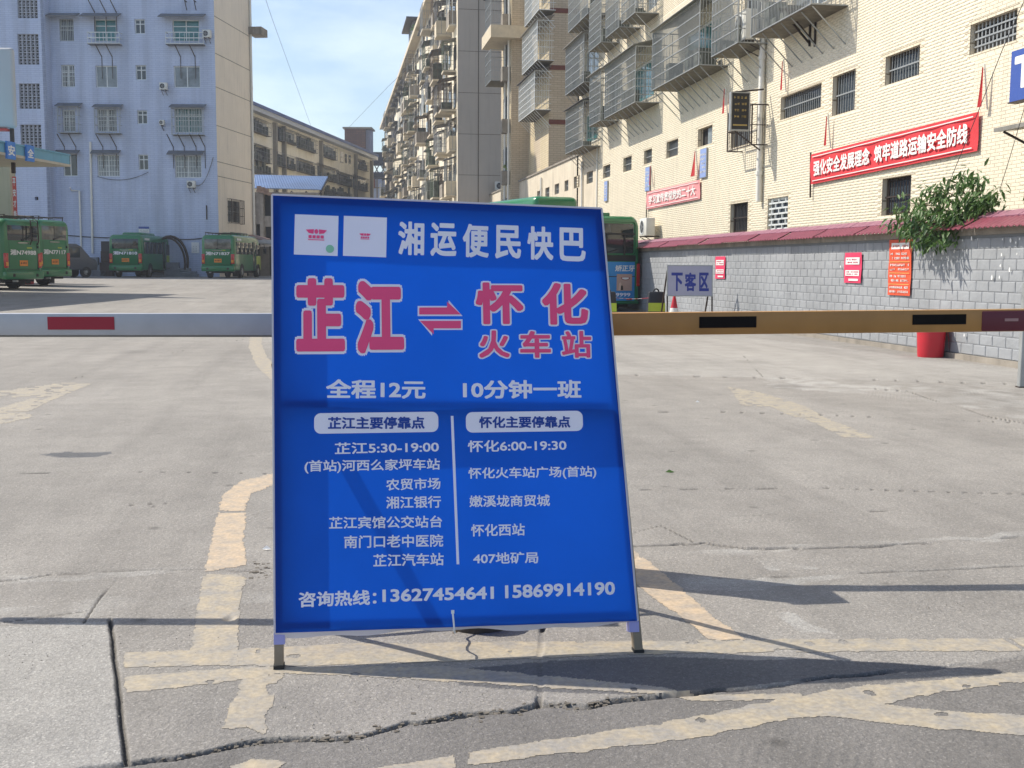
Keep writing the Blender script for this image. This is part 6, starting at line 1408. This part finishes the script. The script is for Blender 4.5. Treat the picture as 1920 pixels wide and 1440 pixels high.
# set-down area sign
DF = 24.4; g0 = at(1293, 560, DF); base = Vector((g0.x, g0.y, gz(g0.y))); f = Fr(base, R0, (-FH+Z*.12).normalized(), (Z+FH*.12).normalized()); r = f.rect(1252.5, 498.5, 1334.5, 554)
root = thing('set_down_sign', base, 'pale easel sign with large blue characters leaning before the block wall', 'sign')
q = MB(); q.box(f, *r, -.03, 0); q.build('sign_panel', pm('pale sign panel', 'a8a6ba', .5, 0, .06, 3), root)
q = MB(); e = .02
for a in ((r[0]-e, r[0], r[2]-e, r[3]+e), (r[1], r[1]+e, r[2]-e, r[3]+e), (r[0], r[1], r[3], r[3]+e), (r[0], r[1], r[2]-e, r[2])): q.box(f, *a, -.035, .006)
q.build('sign_frame', M_steel, root)
for (x0, x1), ch in zip(((1259, 1280), (1284, 1305), (1311, 1329)), '下客区'): rr5 = f.rect(x0, 511, x1, 546); text(ch, f, rr5, .004, pm('sign lettering blue', '26348c', .5), root, .035)
for u in (r[0]-.01, r[1]+.01):
    q = MB(); q.bar(f.p(u, r[2]+.02, -.02), Vector((f.p(u, 0, -.02).x, f.p(u, 0, -.02).y, base.z)), .03, .03); q.build('leg', M_rust, root)
    q = MB(); a = f.p(u, r[3]-.1, -.04); q.bar(a, Vector((a.x+.05, a.y+.65, base.z)), .03, .03); q.build('rear_leg', M_rust, root)
# black bags by the barrier, green tray
for px_, w_, h_, lab in ((1190, .28, .14, 'flat black bag on the kerb beside the water barrier'), (1201, .1, .2, 'small dark bottle shaped bundle next to the flat black bag'), (1209, .1, .2, 'dark rounded bundle touching the water barrier')):
    p = at(px_, 578, 25.4); b0 = Vector((p.x, p.y, gz(p.y)+.0)); q = MB(); q.lathe(b0, [(w_*.9, 0), (w_, h_*.4), (w_*.75, h_*.85), (0, h_)], 12); o = q.build('bundle', M_black, label=lab, cat='bag', group='dark bundles near the water barrier'); angle_smooth(o, 60)
p = at(1163, 578, 25.6); b0 = Vector((p.x, p.y, gz(p.y))); f = Fr(b0, R0, -FH); q = MB(); q.box(f, -.35, .45, 0, .2, -.3, .1); o = q.build('cardboard_box', pm('pale cardboard', 'cfc6ae', .8, 0, .1, 3), label='pale cardboard box on the ground near the rear of the city bus', cat='box'); bevelled(o, .03, 1)
p = at(1386, 580, 23.3); b0 = Vector((p.x, p.y, gz(p.y))); f = Fr(b0, R0, -FH); q = MB(); q.box(f, -.3, .2, 0, .13, -.25, .1); o = q.build('green_crate', pm('green plastic', (.02, .3, .16), .4), label='small green plastic crate just over the yellow arm by the wall', cat='crate'); bevelled(o, .02, 1)
q = MB(); q.box(f, -.1, .42, .135, .17, -.2, .15); o = q.build('dark_lid', M_black, label='dark lid lying on the small green crate by the wall', cat='lid')
# grey dome bin shadowed behind the sign
# red bucket with a plastic bag by the wall
g_ = ground(1752, 668)+Vector((-.12, -.1, 0)); root = drum('red_bucket', g_, .19, .44, M_rb, 'pinkish red bin with a red bag standing by the block wall under the yellow arm', 'bin', 1.06)
q = MB(); n = 10
for k in range(n): a0, a1 = -.9+k*.14, -.9+(k+1)*.14; R_ = .215; q.quad(g_+Vector((R_*math.cos(a0), R_*math.sin(a0), .46)), g_+Vector((R_*math.cos(a1), R_*math.sin(a1), .46)), g_+Vector((R_*1.15*math.cos(a1), R_*1.15*math.sin(a1), .2-.12*math.sin(k*.9))), g_+Vector((R_*1.15*math.cos(a0), R_*1.15*math.sin(a0), .2-.12*math.sin(k*.9-.9))))
q.build('bag_rim', pm('bright red film', (.7, .01, .02), .3, 0, .1, trans=.3), root)
# small leaf and paper scraps
for x, y, c, lab in ((1256, 887, M_leaf, 'small green leaf lying on the paving to one side of the board'), (1308, 755, M_white, 'tiny white scrap on the far paving'), (500, 1032, M_white, 'crumpled white paper by the broken concrete at the board edge')):
    g0 = ground(x, y); q = MB(); s_ = .03 if c is M_leaf else .02; q.poly([g0+Vector((s_, 0, .006)), g0+Vector((0, s_*.5, .02)), g0+Vector((-s_, 0, .007)), g0+Vector((0, -s_*.5, .006))]); q.build('leaf' if c is M_leaf else 'paper_scrap', c, label=lab, cat='leaf' if c is M_leaf else 'litter')
# ============================================================ BUSH HANGING OVER THE WALL
bb = WF.p(WF.px(1780, 415)[0], HW+.1, -.45); bush = thing('overhanging_bush', bb, 'leafy green bush drooping over the maroon coping of the block wall', 'bush')
rr = random.Random(31); tips = []
for x, y, d in ((1668,425,.25),(1680,400,.1),(1700,380,.0),(1712,440,.35),(1722,460,.3),(1730,395,.2),(1750,370,0),(1745,430,.3),(1760,350,-.1),(1775,395,.1),(1790,340,-.15),(1800,375,0),(1815,328,-.2),(1832,335,-.2),(1835,375,-.1),(1855,370,-.15),(1870,362,-.15),(1700,420,.3),(1735,355,-.05),(1770,420,.2),(1790,405,.1),(1720,405,.2),(1690,432,.3),(1755,455,.3),(1825,395,-.05),(1850,385,-.1)):
    u, v = WF.px(x, y, d); tips.append(WF.p(u, v, d))
q = MB()
for t in tips: m = bb.lerp(t, .55)+Z*.12; q.tube([bb, m, t], [.018, .011, .004], 5)
q.build('stem', M_bark, bush)
lm = MB(); K = [(0, 0, 0), (.14, .3, .02), (.13, .6, .0), (0, 1, -.12)]
lm.add([(0, 0, 0), (.16, .35, .03), (.1, .75, -.03), (0, 1, -.14), (-.1, .75, -.03), (-.16, .35, .03), (0, .4, -.02), (0, .75, -.06)], [(0, 1, 6), (1, 2, 7, 6), (2, 3, 7), (0, 6, 5), (6, 7, 4, 5), (7, 3, 4)])
lo = lm.build('leaf', M_leaf, bush, True); leafme = lo.data; bpy.data.objects.remove(lo); lmd = leafme.copy(); lmd.materials[0] = M_leafd
mass = MB(); leaves = []
for t in tips:
    for k in range(66):
        s_ = rr.random()**.5; p = bb.lerp(t, .5+.5*s_)+Vector((rr.gauss(0, .07), rr.gauss(0, .12), rr.gauss(0, .06)+.03)); leaves.append(p)
def leaf_mtx(p, sc): 
    dirv = Vector((rr.gauss(-.5, .7), rr.gauss(0, .9), rr.gauss(-.9, .5))).normalized(); sd = dirv.cross(Vector((rr.gauss(0, .4), rr.gauss(0, .4), 1))).normalized(); up = sd.cross(dirv)
    M = Matrix((( sd.x, dirv.x, up.x), (sd.y, dirv.y, up.y), (sd.z, dirv.z, up.z))).to_4x4(); return Matrix.Translation(p)@M@Matrix.Diagonal((sc, sc, sc, 1))
leaves.sort(key=lambda p: p.x)
for i, p in enumerate(leaves):
    M = leaf_mtx(p, rr.uniform(.085, .165))
    if i < 300:
        o = bpy.data.objects.new('leaf', leafme if rr.random() < .7 else lmd); COL.objects.link(o); o.parent = bush; o.matrix_local = Matrix.Translation(-WO[bush.name])@M
    else: mass.add([M@Vector(v) for v in lm.v], lm.f)
mass.build('foliage', M_leaf, bush, kind='stuff')
# ============================================================ AIR
q = MB(); q.box(Fr((0, 90, 0), (1, 0, 0), (0, -1, 0)), -95, 95, -3, 46, -125, 96)  # thin scattering volume added to lift the shade on far walls
hz = bpy.data.materials.new('haze'); hz.use_nodes = True; hn = hz.node_tree; hn.nodes.clear()
ho = hn.nodes.new('ShaderNodeOutputMaterial'); pv = hn.nodes.new('ShaderNodeVolumePrincipled'); pv.inputs['Color'].default_value = (.82, .88, 1, 1); pv.inputs['Density'].default_value = .0007; pv.inputs['Anisotropy'].default_value = .2
hn.links.new(pv.outputs[0], ho.inputs['Volume'])
q.build('haze', hz, kind='stuff', label='thin pale haze added to the yard air to lighten distant shade')
